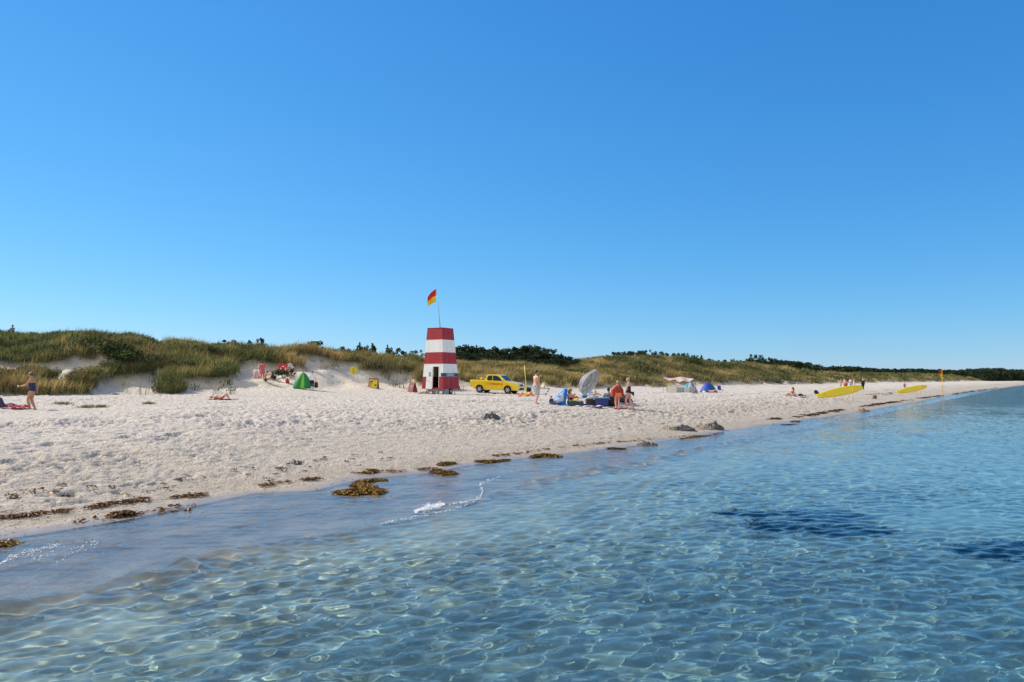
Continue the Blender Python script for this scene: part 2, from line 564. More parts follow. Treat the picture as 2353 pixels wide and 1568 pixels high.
L.new(aw.outputs['Fac'], sp.inputs['Value']); L.new(sp.outputs['Result'], p.inputs['Specular IOR Level'])
sub_ = N.new('ShaderNodeMath'); sub_.operation = 'SUBTRACT'; sub_.inputs[0].default_value = 1.0
L.new(aw.outputs['Fac'], sub_.inputs[1])
mm = N.new('ShaderNodeMath'); mm.operation = 'MULTIPLY_ADD'; mm.inputs[1].default_value = 0.35
L.new(n2.outputs['Fac'], mm.inputs[0]); L.new(n1.outputs['Fac'], mm.inputs[2])
bp = N.new('ShaderNodeBump'); bp.inputs['Distance'].default_value = 0.16
sm = N.new('ShaderNodeMath'); sm.operation = 'MULTIPLY'; sm.inputs[1].default_value = 0.85
L.new(sub_.outputs[0], sm.inputs[0]); L.new(sm.outputs[0], bp.inputs['Strength'])
L.new(mm.outputs[0], bp.inputs['Height']); L.new(bp.outputs['Normal'], p.inputs['Normal'])

bed_m, nt, N, L, p = newmat('seabed_sand')
ac = N.new('ShaderNodeAttribute'); ac.attribute_name = 'tint'
tc = N.new('ShaderNodeTexCoord')
n1 = N.new('ShaderNodeTexNoise'); n1.inputs['Scale'].default_value = 1.1; n1.inputs['Detail'].default_value = 8; n1.inputs['Roughness'].default_value = 0.65
L.new(tc.outputs['Object'], n1.inputs['Vector'])
mr = N.new('ShaderNodeMapRange'); mr.inputs['From Min'].default_value = .3; mr.inputs['From Max'].default_value = .7
mr.inputs['To Min'].default_value = 0.48; mr.inputs['To Max'].default_value = 1.25
L.new(n1.outputs['Fac'], mr.inputs['Value'])
vm = N.new('ShaderNodeVectorMath'); vm.operation = 'SCALE'
L.new(ac.outputs['Color'], vm.inputs[0]); L.new(mr.outputs['Result'], vm.inputs['Scale'])
L.new(vm.outputs['Vector'], p.inputs['Base Color'])
p.inputs['Roughness'].default_value = 0.9; p.inputs['Specular IOR Level'].default_value = 0.1

V = np.stack([X, Y, Z], -1).reshape(-1, 3)
Ec = (E[:-1, :-1] + E[1:, 1:]) * .5; Kc = Ec - (Fd[:-1, :-1] + Fd[1:, 1:]) * .5
Wc = W[:-1, :-1]
C4 = col4.reshape(-1, 4); WT = wetness.ravel()
for nm, msk, m in (('seabed', Ec < -0.05, bed_m), ('beach', (Ec >= -0.05) & (Kc < -1.0), sand_m), ('dunes', (Ec >= -0.05) & (Kc >= -1.0), sand_m)):
    F = grid_faces(nr, na, msk)
    used, F2 = submesh(V, F)
    o = mesh_np(nm, V[used], F2, m, attrs={'tint': ('FLOAT_COLOR', C4[used]), 'wetness': ('FLOAT', WT[used])}, kind='structure')
    if nm == 'seabed':
        seabed = o
        try: o.cycles.is_caustics_receiver = True
        except Exception: pass

# ------------------------------------------------------------------ water
wx, wy, wr = polar(2.2, 3500, 0.0032, 0.02, 230, 0.08, 40, 2.0)
wnr, wna = wx.shape
ws_, we_, ww_ = fields(wx, wy)
o_ = -we_
wr2 = np.random.default_rng(5)
wz = np.zeros_like(wx)
delta = wr * 0.0032
WSL, WPK, WWD = 0.045, 0.265, 0.82
lam = np.geomspace(0.09, 2.4, 72)
slope_tot = 0.0
for i, l in enumerate(lam):
    k = 2 * math.pi / l
    # two crossing trains: one running on to the beach, one along it
    th = math.radians(134) + wr2.normal(0, 0.34) if i % 2 else math.radians(101) + wr2.normal(0, 0.42)
    if wr2.random() < 0.13: th = wr2.uniform(0, math.pi)
    sl = WSL * math.exp(-((math.log(l / WPK)) / WWD) ** 2)
    ph = wr2.uniform(0, 6.28)
    fade = np.clip((l / (delta * 3.2)) - 0.6, 0, 1)
    # slow groups so that the pattern never repeats
    warp = 0.35 * l * vnoise(wx / (l * 5), wy / (l * 5), i)
    wz += (sl / k) * fade * np.sin(k * (wx * math.cos(th) + wy * math.sin(th) + warp) + ph)
deep = sstep(ww_ - 0.05, ww_ + 0.35, o_)
thin_r = 0.0055 * vnoise(wx / 0.9 + wy * .25, wy / 0.16 - wx * .5, 2) + 0.003 * vnoise(wx / 0.3, wy / 0.09 - wx * .7, 1) + 0.0018 * vnoise(ws_ / 0.35 + we_ * 2, we_ / 0.12, 3)
patch = 0.88 + 0.75 * fbm(wx / 3.5, wy / 3.5, 2, 3) + 0.5 * sstep(2, -6, wx)
shal = 0.8 + 0.2 * sstep(0.5, 5.0, o_ - ww_)
wz = wz * deep * patch * shal + thin_r * (1 - deep)
rid = np.clip(0.6 + 0.9 * vnoise(ws_ / 2.2, 1.7, 1), 0.1, 1.3)
ln_ = ww_ + 0.20 * vnoise(ws_ / 0.8, 0.4, 3) + 0.07 * vnoise(ws_ / 0.22, 0.9, 1)
wz += 0.095 * (0.6 + 0.6 * vnoise(ws_ / 0.3, we_ / 0.4, 2)) * rid * np.exp(-((o_ - ln_ - 0.10) / np.where(o_ > ln_ + .1, 0.34, 0.13)) ** 2) * (wr < 45)
ln2 = ww_ * 0.55 + 0.25 * vnoise(ws_ / 1.3, 3.4, 2)
wz += 0.008 * np.exp(-((o_ - ln2) / 0.12) ** 2) * (wr < 45)
# the sheet ends where it meets the sand
wz = np.where(o_ < 0.0, -0.004 + o_ * 0.06, wz)
wz = np.where((o_ >= 0) & (o_ < 0.2), wz * o_ / 0.2 - 0.004 * (1 - o_ / 0.2), wz)

wat, nt, N, L, p = newmat('sea_water')
gl = p
gl.inputs['Transmission Weight'].default_value = 1.0; gl.inputs['IOR'].default_value = 1.333; gl.inputs['Roughness'].default_value = 0.0
at_ = N.new('ShaderNodeAttribute'); at_.attribute_name = 'tint'; L.new(at_.outputs['Color'], gl.inputs['Base Color'])
tc = N.new('ShaderNodeTexCoord'); mp = N.new('ShaderNodeMapping'); mp.inputs['Rotation'].default_value = (0, 0, -math.atan2(NY, NX))
mp.inputs['Scale'].default_value = (1.0, 0.6, 1.0)
nz = N.new('ShaderNodeTexNoise'); nz.inputs['Scale'].default_value = 2.9; nz.inputs['Detail'].default_value = 4; nz.inputs['Roughness'].default_value = 0.6
af = N.new('ShaderNodeAttribute'); af.attribute_name = 'ripple'
bp = N.new('ShaderNodeBump'); bp.inputs['Distance'].default_value = 0.16
L.new(tc.outputs['Object'], mp.inputs['Vector']); L.new(mp.outputs['Vector'], nz.inputs['Vector'])
L.new(nz.outputs['Fac'], bp.inputs['Height']); L.new(af.outputs['Fac'], bp.inputs['Strength'])
L.new(bp.outputs['Normal'], gl.inputs['Normal'])
ripple = (0.06 + 0.94 * sstep(9, 50, wr)) * deep + 0.28 * (1 - deep)
WV = np.stack([wx, wy, wz], -1).reshape(-1, 3)
Fm = (o_[:-1, :-1] > -0.6)
WF = grid_faces(wnr, wna, Fm)
used, WF2 = submesh(WV, WF)
dep = np.clip(-height(wx, wy, fine=False), 0, 4)
k_ = 0.05 + dep * 4.6
wt = np.stack([np.exp(-0.41 * k_), np.exp(-0.125 * k_), np.exp(-0.035 * k_), np.ones_like(k_)], -1).reshape(-1, 4)
water = mesh_np('sea_water', WV[used], WF2, wat, attrs={'ripple': ('FLOAT', ripple.ravel()[used]), 'tint': ('FLOAT_COLOR', wt[used])}, kind='structure')
try: water.cycles.is_caustics_caster = True
except Exception as ex: print(ex)
# ------------------------------------------------------------------ plant materials
def leafmat(name, rough=0.75, tr=0.25, var=0.25):
    m, nt, N, L, p = newmat(name)
    a = N.new('ShaderNodeAttribute'); a.attribute_name = 'tint'
    p.inputs['Roughness'].default_value = rough; p.inputs['Specular IOR Level'].default_value = 0.18
    L.new(a.outputs['Color'], p.inputs['Base Color'])
    t = N.new('ShaderNodeBsdfTranslucent'); L.new(a.outputs['Color'], t.inputs['Color'])
    ms = N.new('ShaderNodeMixShader'); ms.inputs[0].default_value = tr
    L.new(p.outputs[0], ms.inputs[1]); L.new(t.outputs[0], ms.inputs[2])
    L.new(ms.outputs[0], N['Material Output'].inputs['Surface'])
    return m


M_GRASS = leafmat('marram_grass', tr=0.3)
M_LEAF = leafmat('pine_needles', tr=0.12)
M_BARK = mat('bark', (0.11, 0.085, 0.06), 0.9, 0.3, 9)


def blades(cx, cy, cz, n, rad, hgt, wid, colA, colB, mixv, rg, mul=None, lean=0.45, bent=True, out=0.6, wind=(0.22, -0.10)):
    """n blades for each clump centre; all arrays are per clump. returns V, F, C"""
    idx = np.repeat(np.arange(len(cx)), n)
    M = len(idx)
    a = rg.uniform(0, 2 * math.pi, M); q = np.sqrt(rg.random(M)) * rad[idx]
    bx = cx[idx] + np.cos(a) * q; by = cy[idx] + np.sin(a) * q
    bz = cz[idx] - 0.05
    h = hgt[idx] * rg.uniform(0.55, 1.15, M)
    la = a + rg.normal(0, 0.7, M)
    ll = h * lean * rg.random(M) * (0.35 + q / np.maximum(rad[idx], 1e-3) * out)
    lx = np.cos(la) * ll + wind[0] * h; ly = np.sin(la) * ll + wind[1] * h
    wa = rg.uniform(0, math.pi, M); w = wid[idx] * rg.uniform(0.6, 1.3, M)
    ux = np.cos(wa) * w * 0.5; uy = np.sin(wa) * w * 0.5
    t = np.clip(mixv[idx] + rg.normal(0, 0.22, M), 0, 1)[:, None]
    col = colA[None] * (1 - t) + colB[None] * t
    col = col * rg.uniform(0.65, 1.35, M)[:, None]
    if mul is not None: col = col * mul[idx][:, None]
    if bent:
        V = np.zeros((M, 5, 3))
        V[:, 0] = np.stack([bx - ux, by - uy, bz], -1); V[:, 1] = np.stack([bx + ux, by + uy, bz], -1)
        mz = bz + h * 0.6
        V[:, 2] = np.stack([bx + lx * .38 - ux * .8, by + ly * .38 - uy * .8, mz], -1)
        V[:, 3] = np.stack([bx + lx * .38 + ux * .8, by + ly * .38 + uy * .8, mz], -1)
        V[:, 4] = np.stack([bx + lx, by + ly, bz + h * (1 - 0.12 * rg.random(M))], -1)
        b = (np.arange(M) * 5)[:, None, None]
        F = (b + np.array([[0, 1, 3], [0, 3, 2], [2, 3, 4]])[None]).reshape(-1, 3)
        C = np.repeat(col[:, None, :], 5, 1)
    else:
        V = np.zeros((M, 3, 3))
        V[:, 0] = np.stack([bx - ux, by - uy, bz], -1); V[:, 1] = np.stack([bx + ux, by + uy, bz], -1)
        V[:, 2] = np.stack([bx + lx, by + ly, bz + h], -1)
        F = np.arange(M * 3).reshape(-1, 3)
        C = np.repeat(col[:, None, :], 3, 1)
    C = np.concatenate([C, np.ones(C.shape[:2] + (1,))], -1).reshape(-1, 4)
    return V.reshape(-1, 3), F, C


def visible(x, y, z, up=0.6, n=26):
    ok = np.ones(len(x), bool)
    for t in np.linspace(0.30, 0.975, n):
        hz = height(x * t, y * t, fine=False)
        ok &= (CAM_H + (z + up - CAM_H) * t) > hz - 0.10
    return ok


gr = np.random.default_rng(21)
NC = 330000
ang = np.radians(gr.uniform(-43, 40, NC)); Dq = np.exp(gr.uniform(math.log(38), math.log(750), NC))
gx = np.tan(ang) * Dq; gy = Dq
s_, e_, w_ = fields(gx, gy)
k_ = e_ - foot_d(s_)
keep = (k_ > -2.2) & (k_ < 62)
gx, gy, s_, e_, k_, Dq = [q[keep] for q in (gx, gy, s_, e_, k_, Dq)]
vv = veg(gx, gy)
pxs = gx / gy * PX + 1176.5
front = ((abs(pxs - 651) < 14) & (gy < 72.5)) | ((abs(pxs - 719) < 9) & (gy < 77.5)) | ((pxs > 545) & (pxs < 770) & (gy < 73)) | ((pxs >= 770) & (pxs < 900) & (gy < 77)) | ((pxs >= 900) & (pxs < 1075) & (gy < 74))
vv = np.where(front, 0, vv)
keep = gr.random(len(gx)) < np.clip(vv, np.where(front, 0, 0.012), 1) * np.clip(0.25 + Dq / 140.0, 0, 1) ** 0.5
gx, gy, s_, k_, Dq = [q[keep] for q in (gx, gy, s_, k_, Dq)]
gz = height(gx, gy, fine=False)
vis = visible(gx, gy, gz, 0.8)
gx, gy, gz, s_, k_, Dq = [q[vis] for q in (gx, gy, gz, s_, k_, Dq)]
print('grass clumps', len(gx))
straw = 0.34 + 0.70 * fbm(gx / 7, gy / 7, 3, 2) + 0.5 * fbm(gx / 2.0, gy / 2.0, 2, 4) + 0.22 * sstep(30, 60, s_) + 0.15 * sstep(14, 4, k_)
straw = straw - 0.42 * sstep(50, 30, s_) * sstep(0, 8, k_) - 0.15 * sstep(110, 160, s_)
straw = np.clip(straw + gr.normal(0, 0.12, len(gx)), 0, 1)
dark_k = 0.62 + 0.65 * sstep(-.35, .35, fbm(gx / 3.2, gy / 3.2, 3, 5) + .25 * fbm(gx / 11, gy / 11, 2, 0))
tall = 0.52 + 0.34 * (0.5 + 0.5 * fbm(gx / 3.0, gy / 3.0, 2, 1)) + 0.25 * straw
G_GREEN = np.array([0.098, 0.130, 0.045]); G_STRAW = np.array([0.48, 0.34, 0.14])
G_DARK = np.array([0.030, 0.045, 0.015])
near = Dq < 120
for nm, msk, nb, bent in (('dune_grass', near, 15, True), ('far_dune_grass', ~near, 11, False)):
    rad = np.clip(0.26 + (Dq[msk] - 50) * 0.0035, 0.24, 2.2) * gr.uniform(0.7, 1.4, msk.sum())
    hg = tall[msk] * gr.uniform(0.8, 1.25, msk.sum()) * (1 + np.clip((Dq[msk] - 150) / 900, 0, .4))
    wd = np.clip(0.024 + (Dq[msk] - 50) * 0.00045, 0.02, 0.3)
    Vb, Fb, Cb = blades(gx[msk], gy[msk], gz[msk], nb, rad, hg, wd, G_GREEN, G_STRAW, straw[msk], gr, mul=dark_k[msk], bent=bent, lean=0.6)
    o = mesh_np(nm, Vb, Fb, M_GRASS, smooth=False, attrs={'tint': ('FLOAT_COLOR', Cb)})
    tag(o, 'straw and olive beach grass covering the far dunes down the coast' if not near[0] and False else None, None, None, 'stuff')

# low creeping scrub growing between the grass: small leaves in flat domes
sc_n = fbm(gx / 4.2, gy / 4.2, 3, 3) + .30 * sstep(46, 26, s_) - .04
ms_ = (sc_n > 0.10) & (gr.random(len(gx)) < .55)
cxs, cys, czs, Ds = gx[ms_], gy[ms_], gz[ms_], Dq[ms_]
per_ = 22
ii = np.repeat(np.arange(len(cxs)), per_); Mq = len(ii)
rs_ = np.clip(.42 + (Ds - 50) * .004, .4, 2.4)[ii]
aq = gr.uniform(0, 6.283, Mq); qq = gr.random(Mq) ** .5
hq = (1 - qq ** 2) ** .5 * gr.uniform(.55, 1.05, Mq) * .62 * (1 + np.clip((Ds[ii] - 80) / 300, 0, .8))
P_ = np.stack([cxs[ii] + np.cos(aq) * qq * rs_, cys[ii] + np.sin(aq) * qq * rs_, czs[ii] + hq], -1)
u_ = gr.normal(size=(Mq, 3)); u_ /= np.linalg.norm(u_, axis=1)[:, None]
w_q = np.cross(u_, gr.normal(size=(Mq, 3))); w_q /= np.linalg.norm(w_q, axis=1)[:, None] + 1e-9
szq = (np.clip(.075 + (Ds[ii] - 50) * .0011, .07, .6) * gr.uniform(.6, 1.3, Mq))[:, None]
Vq = np.stack([P_ - u_ * szq, P_ + w_q * szq * .55, P_ + u_ * szq, P_ - w_q * szq * .55], 1).reshape(-1, 3)
tq = np.clip(gr.normal(.5, .25, Mq) + (sc_n[ms_][ii] - .3) * -.4, 0, 1)[:, None]
cq = np.array([.042, .068, .022])[None] * (1 - tq) + np.array([.145, .175, .070])[None] * tq
Cq = np.repeat(np.concatenate([cq, np.ones((Mq, 1))], 1)[:, None], 4, 1).reshape(-1, 4)
mesh_np('dune_scrub', Vq, np.arange(Mq * 4).reshape(-1, 4), M_LEAF, smooth=False, attrs={'tint': ('FLOAT_COLOR', Cq)}, kind='stuff')

# tall seed heads that stand out against the sky
m2 = (gr.random(len(gx)) < 0.10) & near & (k_ > 8)
n2_ = int(m2.sum())
Vb, Fb, Cb = blades(gx[m2], gy[m2], gz[m2], 4, np.full(n2_, .4), np.full(n2_, 1.25), np.full(n2_, .022), G_GREEN * 1.3, G_STRAW, np.full(n2_, .6), gr, lean=0.3)
o = mesh_np('grass_seed_heads', Vb, Fb, M_GRASS, smooth=False, attrs={'tint': ('FLOAT_COLOR', Cb)}, kind='stuff')


# ------------------------------------------------------------------ trees
def cards(cs, rs, per, size, colA, colB, rg, flat=0.75):
    """leaf clumps: small quads scattered through the shells of several lobes"""
    V = []; C = []
    for (c, r) in zip(cs, rs):
        n = int(per * (r[0] * r[2]) ** 0.8) + 12
        d = rg.normal(size=(n, 3)); d /= np.linalg.norm(d, axis=1)[:, None]
        rad = rg.uniform(0.45, 1.08, n) ** 0.6
        p = np.array(c)[None] + d * np.array(r)[None] * rad[:, None]
        u = rg.normal(size=(n, 3)); u /= np.linalg.norm(u, axis=1)[:, None]
        u[:, 2] *= flat
        w = np.cross(u, rg.normal(size=(n, 3))); w /= np.linalg.norm(w, axis=1)[:, None] + 1e-9
        sz = size * rg.uniform(0.5, 1.3, n)[:, None]
        q = np.stack([p - u * sz - w * sz * .45, p + u * sz * .2 - w * sz * .6, p + u * sz * 1.1, p - u * sz * .1 + w * sz * .6], 1)
        V.append(q)
        t = np.clip(rg.normal(0.45, 0.25, n) + rg.normal(0, .18), 0, 1)[:, None]
        col = (np.array(colA)[None] * (1 - t) + np.array(colB)[None] * t)
        C.append(np.repeat(col[:, None], 4, 1))
    V = np.concatenate(V).reshape(-1, 3); C = np.concatenate(C).reshape(-1, 3)
    C = np.concatenate([C, np.ones((len(C), 1))], 1)
    return V, np.arange(len(V)).reshape(-1, 4), C


P_A = (0.014, 0.026, 0.011); P_B = (0.055, 0.080, 0.030)


def lobes_pine(rg, h, w, spiky):
    cs = []; rs = []
    if spiky:
        for i in range(9):
            t = i / 8.0
            r = w * 0.5 * (1 - t) ** 0.8 + 0.10
            a = rg.uniform(0, 6.28); o_ = r * 0.35
            cs.append((math.cos(a) * o_, math.sin(a) * o_, h * (0.16 + 0.82 * t)))
            rs.append((r, r, h * 0.09))
        for i in range(5):
            a = rg.uniform(0, 6.28); t = rg.uniform(.2, .7)
            cs.append((math.cos(a) * w * .45 * (1 - t), math.sin(a) * w * .45 * (1 - t), h * t)); rs.append((w * .22, w * .22, h * .10))
    else:
        for i in range(13):
            a = rg.uniform(0, 6.28); q = rg.random() ** .6 * w * 0.42
            t = rg.uniform(0.22, 0.9) * (1 - 0.35 * (q / (w * .5)) ** 2)
            r = w * rg.uniform(0.13, 0.24)
            cs.append((math.cos(a) * q, math.sin(a) * q, h * t)); rs.append((r, r, r * rg.uniform(.55, .85)))
        for i in range(5):
            cs.append((rg.normal(0, w * .17), rg.normal(0, w * .17), h * rg.uniform(.85, .97))); rs.append((w * .07, w * .07, h * .10))
    return cs, rs


TREES = []
tr_ = np.random.default_rng(31)
for i in range(7):
    spiky = i in (1, 4)
    h, w = 4.0, (1.9 if spiky else 4.2)
    t = thing('pine_tree', 'x', 'tree')
    cs, rs = lobes_pine(tr_, h, w, spiky)
    Vc, Fc, Cc = cards(cs, rs, 260, 0.15, P_A, P_B, tr_)
    cr = mesh_np('crown', Vc, Fc, M_LEAF, parent=t, smooth=False, attrs={'tint': ('FLOAT_COLOR', Cc)})
    tb = MB()
    top = Vector((tr_.normal(0, .15), tr_.normal(0, .15), h * .8))
    tb.tube([(0, 0, -.6), (0.03, 0, h * .3), top], [0.13, 0.10, 0.03], 7)
    for j in range(5):
        a = tr_.uniform(0, 6.28); z0 = h * tr_.uniform(.2, .55); q = w * tr_.uniform(.22, .38)
        tb.tube([(0, 0, z0), (math.cos(a) * q * .5, math.sin(a) * q * .5, z0 + .35), (math.cos(a) * q, math.sin(a) * q, z0 + .5)], [.05, .035, .012], 5)
    tb.build('trunk', M_BARK, t, smooth=True)
    TREES.append([t, False, h, w])


def put_tree(px, py, D, kind, label, group=None, wf=1.0, sink=0.0):
    """a pine at forward distance D whose top reaches survey row py in column px"""
    x = (px - 1176.5) / PX * D
    g = ground(x, D)
    top = CAM_H + (873 - py) / PX * D
    hh = max(top - g + sink, 1.2)
    T = TREES[kind]
    if not T[1]:
        t = T[0]; T[1] = True
    else:
        t = T[0].copy(); COL.objects.link(t)
        for ch in T[0].children:
            c = ch.copy(); COL.objects.link(c); c.parent = t
    sz = hh / T[2]
    sw = sz * wf if hh > 2.2 else sz * wf * 1.5
    t.location = (x, D, g - sink); t.scale = (sw, sw, sz); t.rotation_euler = (0, 0, tr_.uniform(0, 6.28))
    tag(t, label, 'tree', group)
    return t


solo = [(525, 783, 84, 3, 'tiny dark pine tip showing over the dune crest above the lying sunbather', 1.1),
        (572, 784, 92, 1, 'small dark pine poking over the crest, left of the person in the pink dress', 1.3),
        (598, 779, 92, 2, 'rounded dark pine on the crest straight above the person in the pink dress', 0.9),
        (724, 787, 108, 5, 'low dark bushy pine on the crest above the green pop-up tent', 1.4),
        (803, 801, 122, 0, 'low round pine, first of the crest trees left of the tower', 1.0),
        (826, 792, 126, 4, 'tall spiky pine with a pointed top, left in the crest group beside the tower', 1.25),
        (842, 798, 130, 6, 'broad rounded pine between the two pointed ones on the crest', 0.9),
        (856, 793, 126, 1, 'slender pointed pine right of the broad rounded one on the crest', 1.2),
        (891, 797, 132, 4, 'thin spiky pine alone on the crest above the yellow sign boards', 1.0),
        (908, 802, 132, 3, 'wide low pine leaning over the crest, between the thin spiky one and the tower', 0.9),
        (930, 810, 134, 5, 'very low dark pine in the dip of the crest left of the tower', 0.9),
        (953, 806, 128, 2, 'dark bushy pine just left of the red and white tower', 1.0),
        (966, 814, 126, 0, 'small dark pine half behind the left edge of the striped tower', 0.8),
        (1740, 816, 262, 2, 'tallest dark pine on the crest above the blue beach tent and folding chair', 0.9),
        (1722, 823, 262, 6, 'dark pine at the left side of the tallest one near the crest', 0.8),
        (1760, 823, 266, 3, 'spreading dark pine at the right side of the tallest one near the crest', 0.9),
        (1686, 826, 250, 1, 'lone thin pine tip on the crest, left of the tallest crest pine', 1.2)]
for px, py, D, kd, lb, wf in solo:
    put_tree(px, py, D, kd, lb, 'pines along the dune crest', wf)


def belt(xs, ys, step, D0, D1, label, group, wf=1.15):
    x = xs[0]
    while x < xs[-1]:
        y = np.interp(x, xs, ys) + tr_.uniform(-2.5, 5)
        D = tr_.uniform(D0, D1)
        put_tree(x, y, D, int(tr_.integers(0, 7)), label, group, wf * tr_.uniform(.85, 1.25))
        x += step * tr_.uniform(0.6, 1.4)


belt([1046, 1060, 1080, 1100, 1130, 1165, 1190, 1212, 1235, 1260, 1300, 1320], [806, 797, 795, 797, 803, 807, 799, 793, 798, 806, 817, 824], 9, 136, 150,
     'dark pine in the dense clump behind the dune right of the tower', 'pines in the dense clump right of the tower', 1.25)
belt([1050, 1320], [812, 826], 13, 126, 134, 'dark pine in the dense clump behind the dune right of the tower', 'pines in the dense clump right of the tower', 1.2)
belt([1350, 1395, 1420, 1445, 1500, 1560, 1610, 1640], [826, 815, 807, 805, 808, 813, 819, 826], 13, 185, 215,
     'dark pine in the long low row on the crest above the grey parasol', 'pines in the long row above the parasol', 1.1)
belt([1640, 1700, 1780, 1820], [828, 829, 826, 830], 12, 255, 290, 'dark pine in the thinner row on the crest above the blue tent', 'pines in the row above the blue tent', 1.0)

# the far wood that reads as one dark mass
cs = []; rs = []
for i in range(520):
    px = tr_.uniform(1775, 2560)
    y = np.interp(px, [1775, 1800, 1830, 1860, 1900, 1940, 2000, 2060, 2100, 2200, 2260, 2353, 2560], [828, 826, 829, 834, 842, 838, 845, 847, 846, 848, 845, 848, 852])
    D = np.interp(px, [1775, 2000, 2353, 2560], [300, 470, 800, 900]) * tr_.uniform(0.92, 1.25)
    x = (px - 1176.5) / PX * D
    top = CAM_H + (873 - y - tr_.uniform(0, 7.0)) / PX * D
    g = ground(x, D)
    hh = max(top - g, 2.5) * tr_.uniform(.75, 1.0)
    cs.append((x, D, g + hh * .5)); rs.append((hh * .62, hh * .62, hh * .5))
    cs.append((x + tr_.normal(0, hh * .3), D, g + hh * .82)); rs.append((hh * .28, hh * .28, hh * .2))
Vc, Fc, Cc = cards(cs, rs, 26, 0.8, P_A, P_B, tr_)
o = mesh_np('far_woods', Vc, Fc, M_LEAF, smooth=False, attrs={'tint': ('FLOAT_COLOR', Cc)}, kind='stuff')

# low green shrubs on the dunes
S_A = (0.022, 0.040, 0.010); S_B = (0.085, 0.125, 0.03)
shr = []
for i in range(3):
    cs = []; rs = []
    for j in range(9):
        a = tr_.uniform(0, 6.28); q = tr_.random() ** .6
        cs.append((math.cos(a) * q * .9, math.sin(a) * q * .9, .28 + .3 * (1 - q) + tr_.uniform(0, .12))); rs.append((.38, .38, .26))
    t = thing('shrub', 'x', 'shrub')
    Vc, Fc, Cc = cards(cs, rs, 420, 0.075, S_A, S_B, tr_)
    mesh_np('foliage', Vc, Fc, M_LEAF, parent=t, smooth=False, attrs={'tint': ('FLOAT_COLOR', Cc)})
    b = MB()
    for j in range(7):
        a = tr_.uniform(0, 6.28)
        b.tube([(0, 0, -.2), (math.cos(a) * .35, math.sin(a) * .35, .3), (math.cos(a) * .7, math.sin(a) * .7, .5)], [.03, .02, .008], 5)
    b.build('stem', M_BARK, t, smooth=True)
    shr.append([t, False])


def put_shrub(px, py, sc, kd, label):
    x, y, z = at_px(px, py)
    T = shr[kd]
    if not T[1]:
        t = T[0]; T[1] = True
    else:
        t = T[0].copy(); COL.objects.link(t)
        for ch in T[0].children:
            c = ch.copy(); COL.objects.link(c); c.parent = t
    t.location = (x, y, z - .1); t.scale = (sc, sc, sc * .8); t.rotation_euler = (0, 0, tr_.uniform(0, 6.28))
    tag(t, label, 'shrub', 'green shrubs on the dunes')


put_shrub(262, 815, 1.9, 0, 'large fresh green shrub high on the dune left of the sand blowout')
put_shrub(300, 832, 1.8, 1, 'fresh green shrub in the middle of the dune above the sandy gully')
put_shrub(205, 805, 1.7, 2, 'leafy green shrub near the dune top above the bathing person')
put_shrub(430, 848, 1.3, 1, 'green shrub on the dune spur above the lying sunbather')
put_shrub(652, 866, 1.2, 0, 'bright green shrub on the slope below the red lifebuoy board')
put_shrub(1335, 868, 1.7, 2, 'dark green shrub at the dune foot right of the shirtless person')
put_shrub(1312, 862, 1.5, 0, 'dark green shrub higher on the slope above the blue shelter')
put_shrub(1660, 850, 2.4, 1, 'rounded olive green shrub on the slope above the folding chair')
put_shrub(1590, 838, 2.6, 2, 'dark round shrub in the middle of the dune above the sun sail')

# small tufts alone on the beach sand
tf = np.random.default_rng(77)
for j, (px, py, r_, lb) in enumerate([(143, 930, .40, 'small flat green grass tuft on the sand, nearest the standing bather'), (200, 938, .50, 'larger dark green grass tuft alone on the open sand'),
                                      (232, 937, .22, 'tiny grass tuft just right of the larger tuft on the sand'), (342, 930, .30, 'sparse grass tuft on the sand between the large tuft and the sunbather'),
                                      (265, 908, .25, 'sparse grass sprouts on the sand below the dune blowout')]):
    x, y, z = at_px(px, py)
    n_ = 14
    ax = x + tf.normal(0, r_ * .38, n_); ay = y + tf.normal(0, r_ * .38, n_)
    az = height(ax, ay)
    Vb, Fb, Cb = blades(ax, ay, az, 22, np.full(n_, r_ * .6), np.full(n_, .22), np.full(n_, .02), G_GREEN * 1.2, G_STRAW * .7, np.full(n_, .15), tf, lean=0.9)
    o = mesh_np('grass_tuft', Vb, Fb, M_GRASS, smooth=False, attrs={'tint': ('FLOAT_COLOR', Cb)})
    tag(o, lb, 'grass tuft', 'grass tufts on the open sand')
# ------------------------------------------------------------------ people
def V3(*a): return Vector(a if len(a) == 3 else a[0])


def ik(a, t, l1, l2, hint):
    """middle joint and (clamped) end of a two-bone limb from a to t bending towards hint"""
    a = Vector(a); t = Vector(t); d = t - a
    L_ = min(d.length, (l1 + l2) * 0.995); L_ = max(L_, abs(l1 - l2) + 1e-3)
    dn = d.normalized(); t = a + dn * L_
    x = (l1 * l1 - l2 * l2 + L_ * L_) / (2 * L_)
    hgt = math.sqrt(max(l1 * l1 - x * x, 0))
    hv = Vector(hint); hv = hv - dn * hv.dot(dn)
    if hv.length < 1e-5: hv = Vector((0, 0, 1)) - dn * dn.z
    return a + dn * x + hv.normalized() * hgt, t


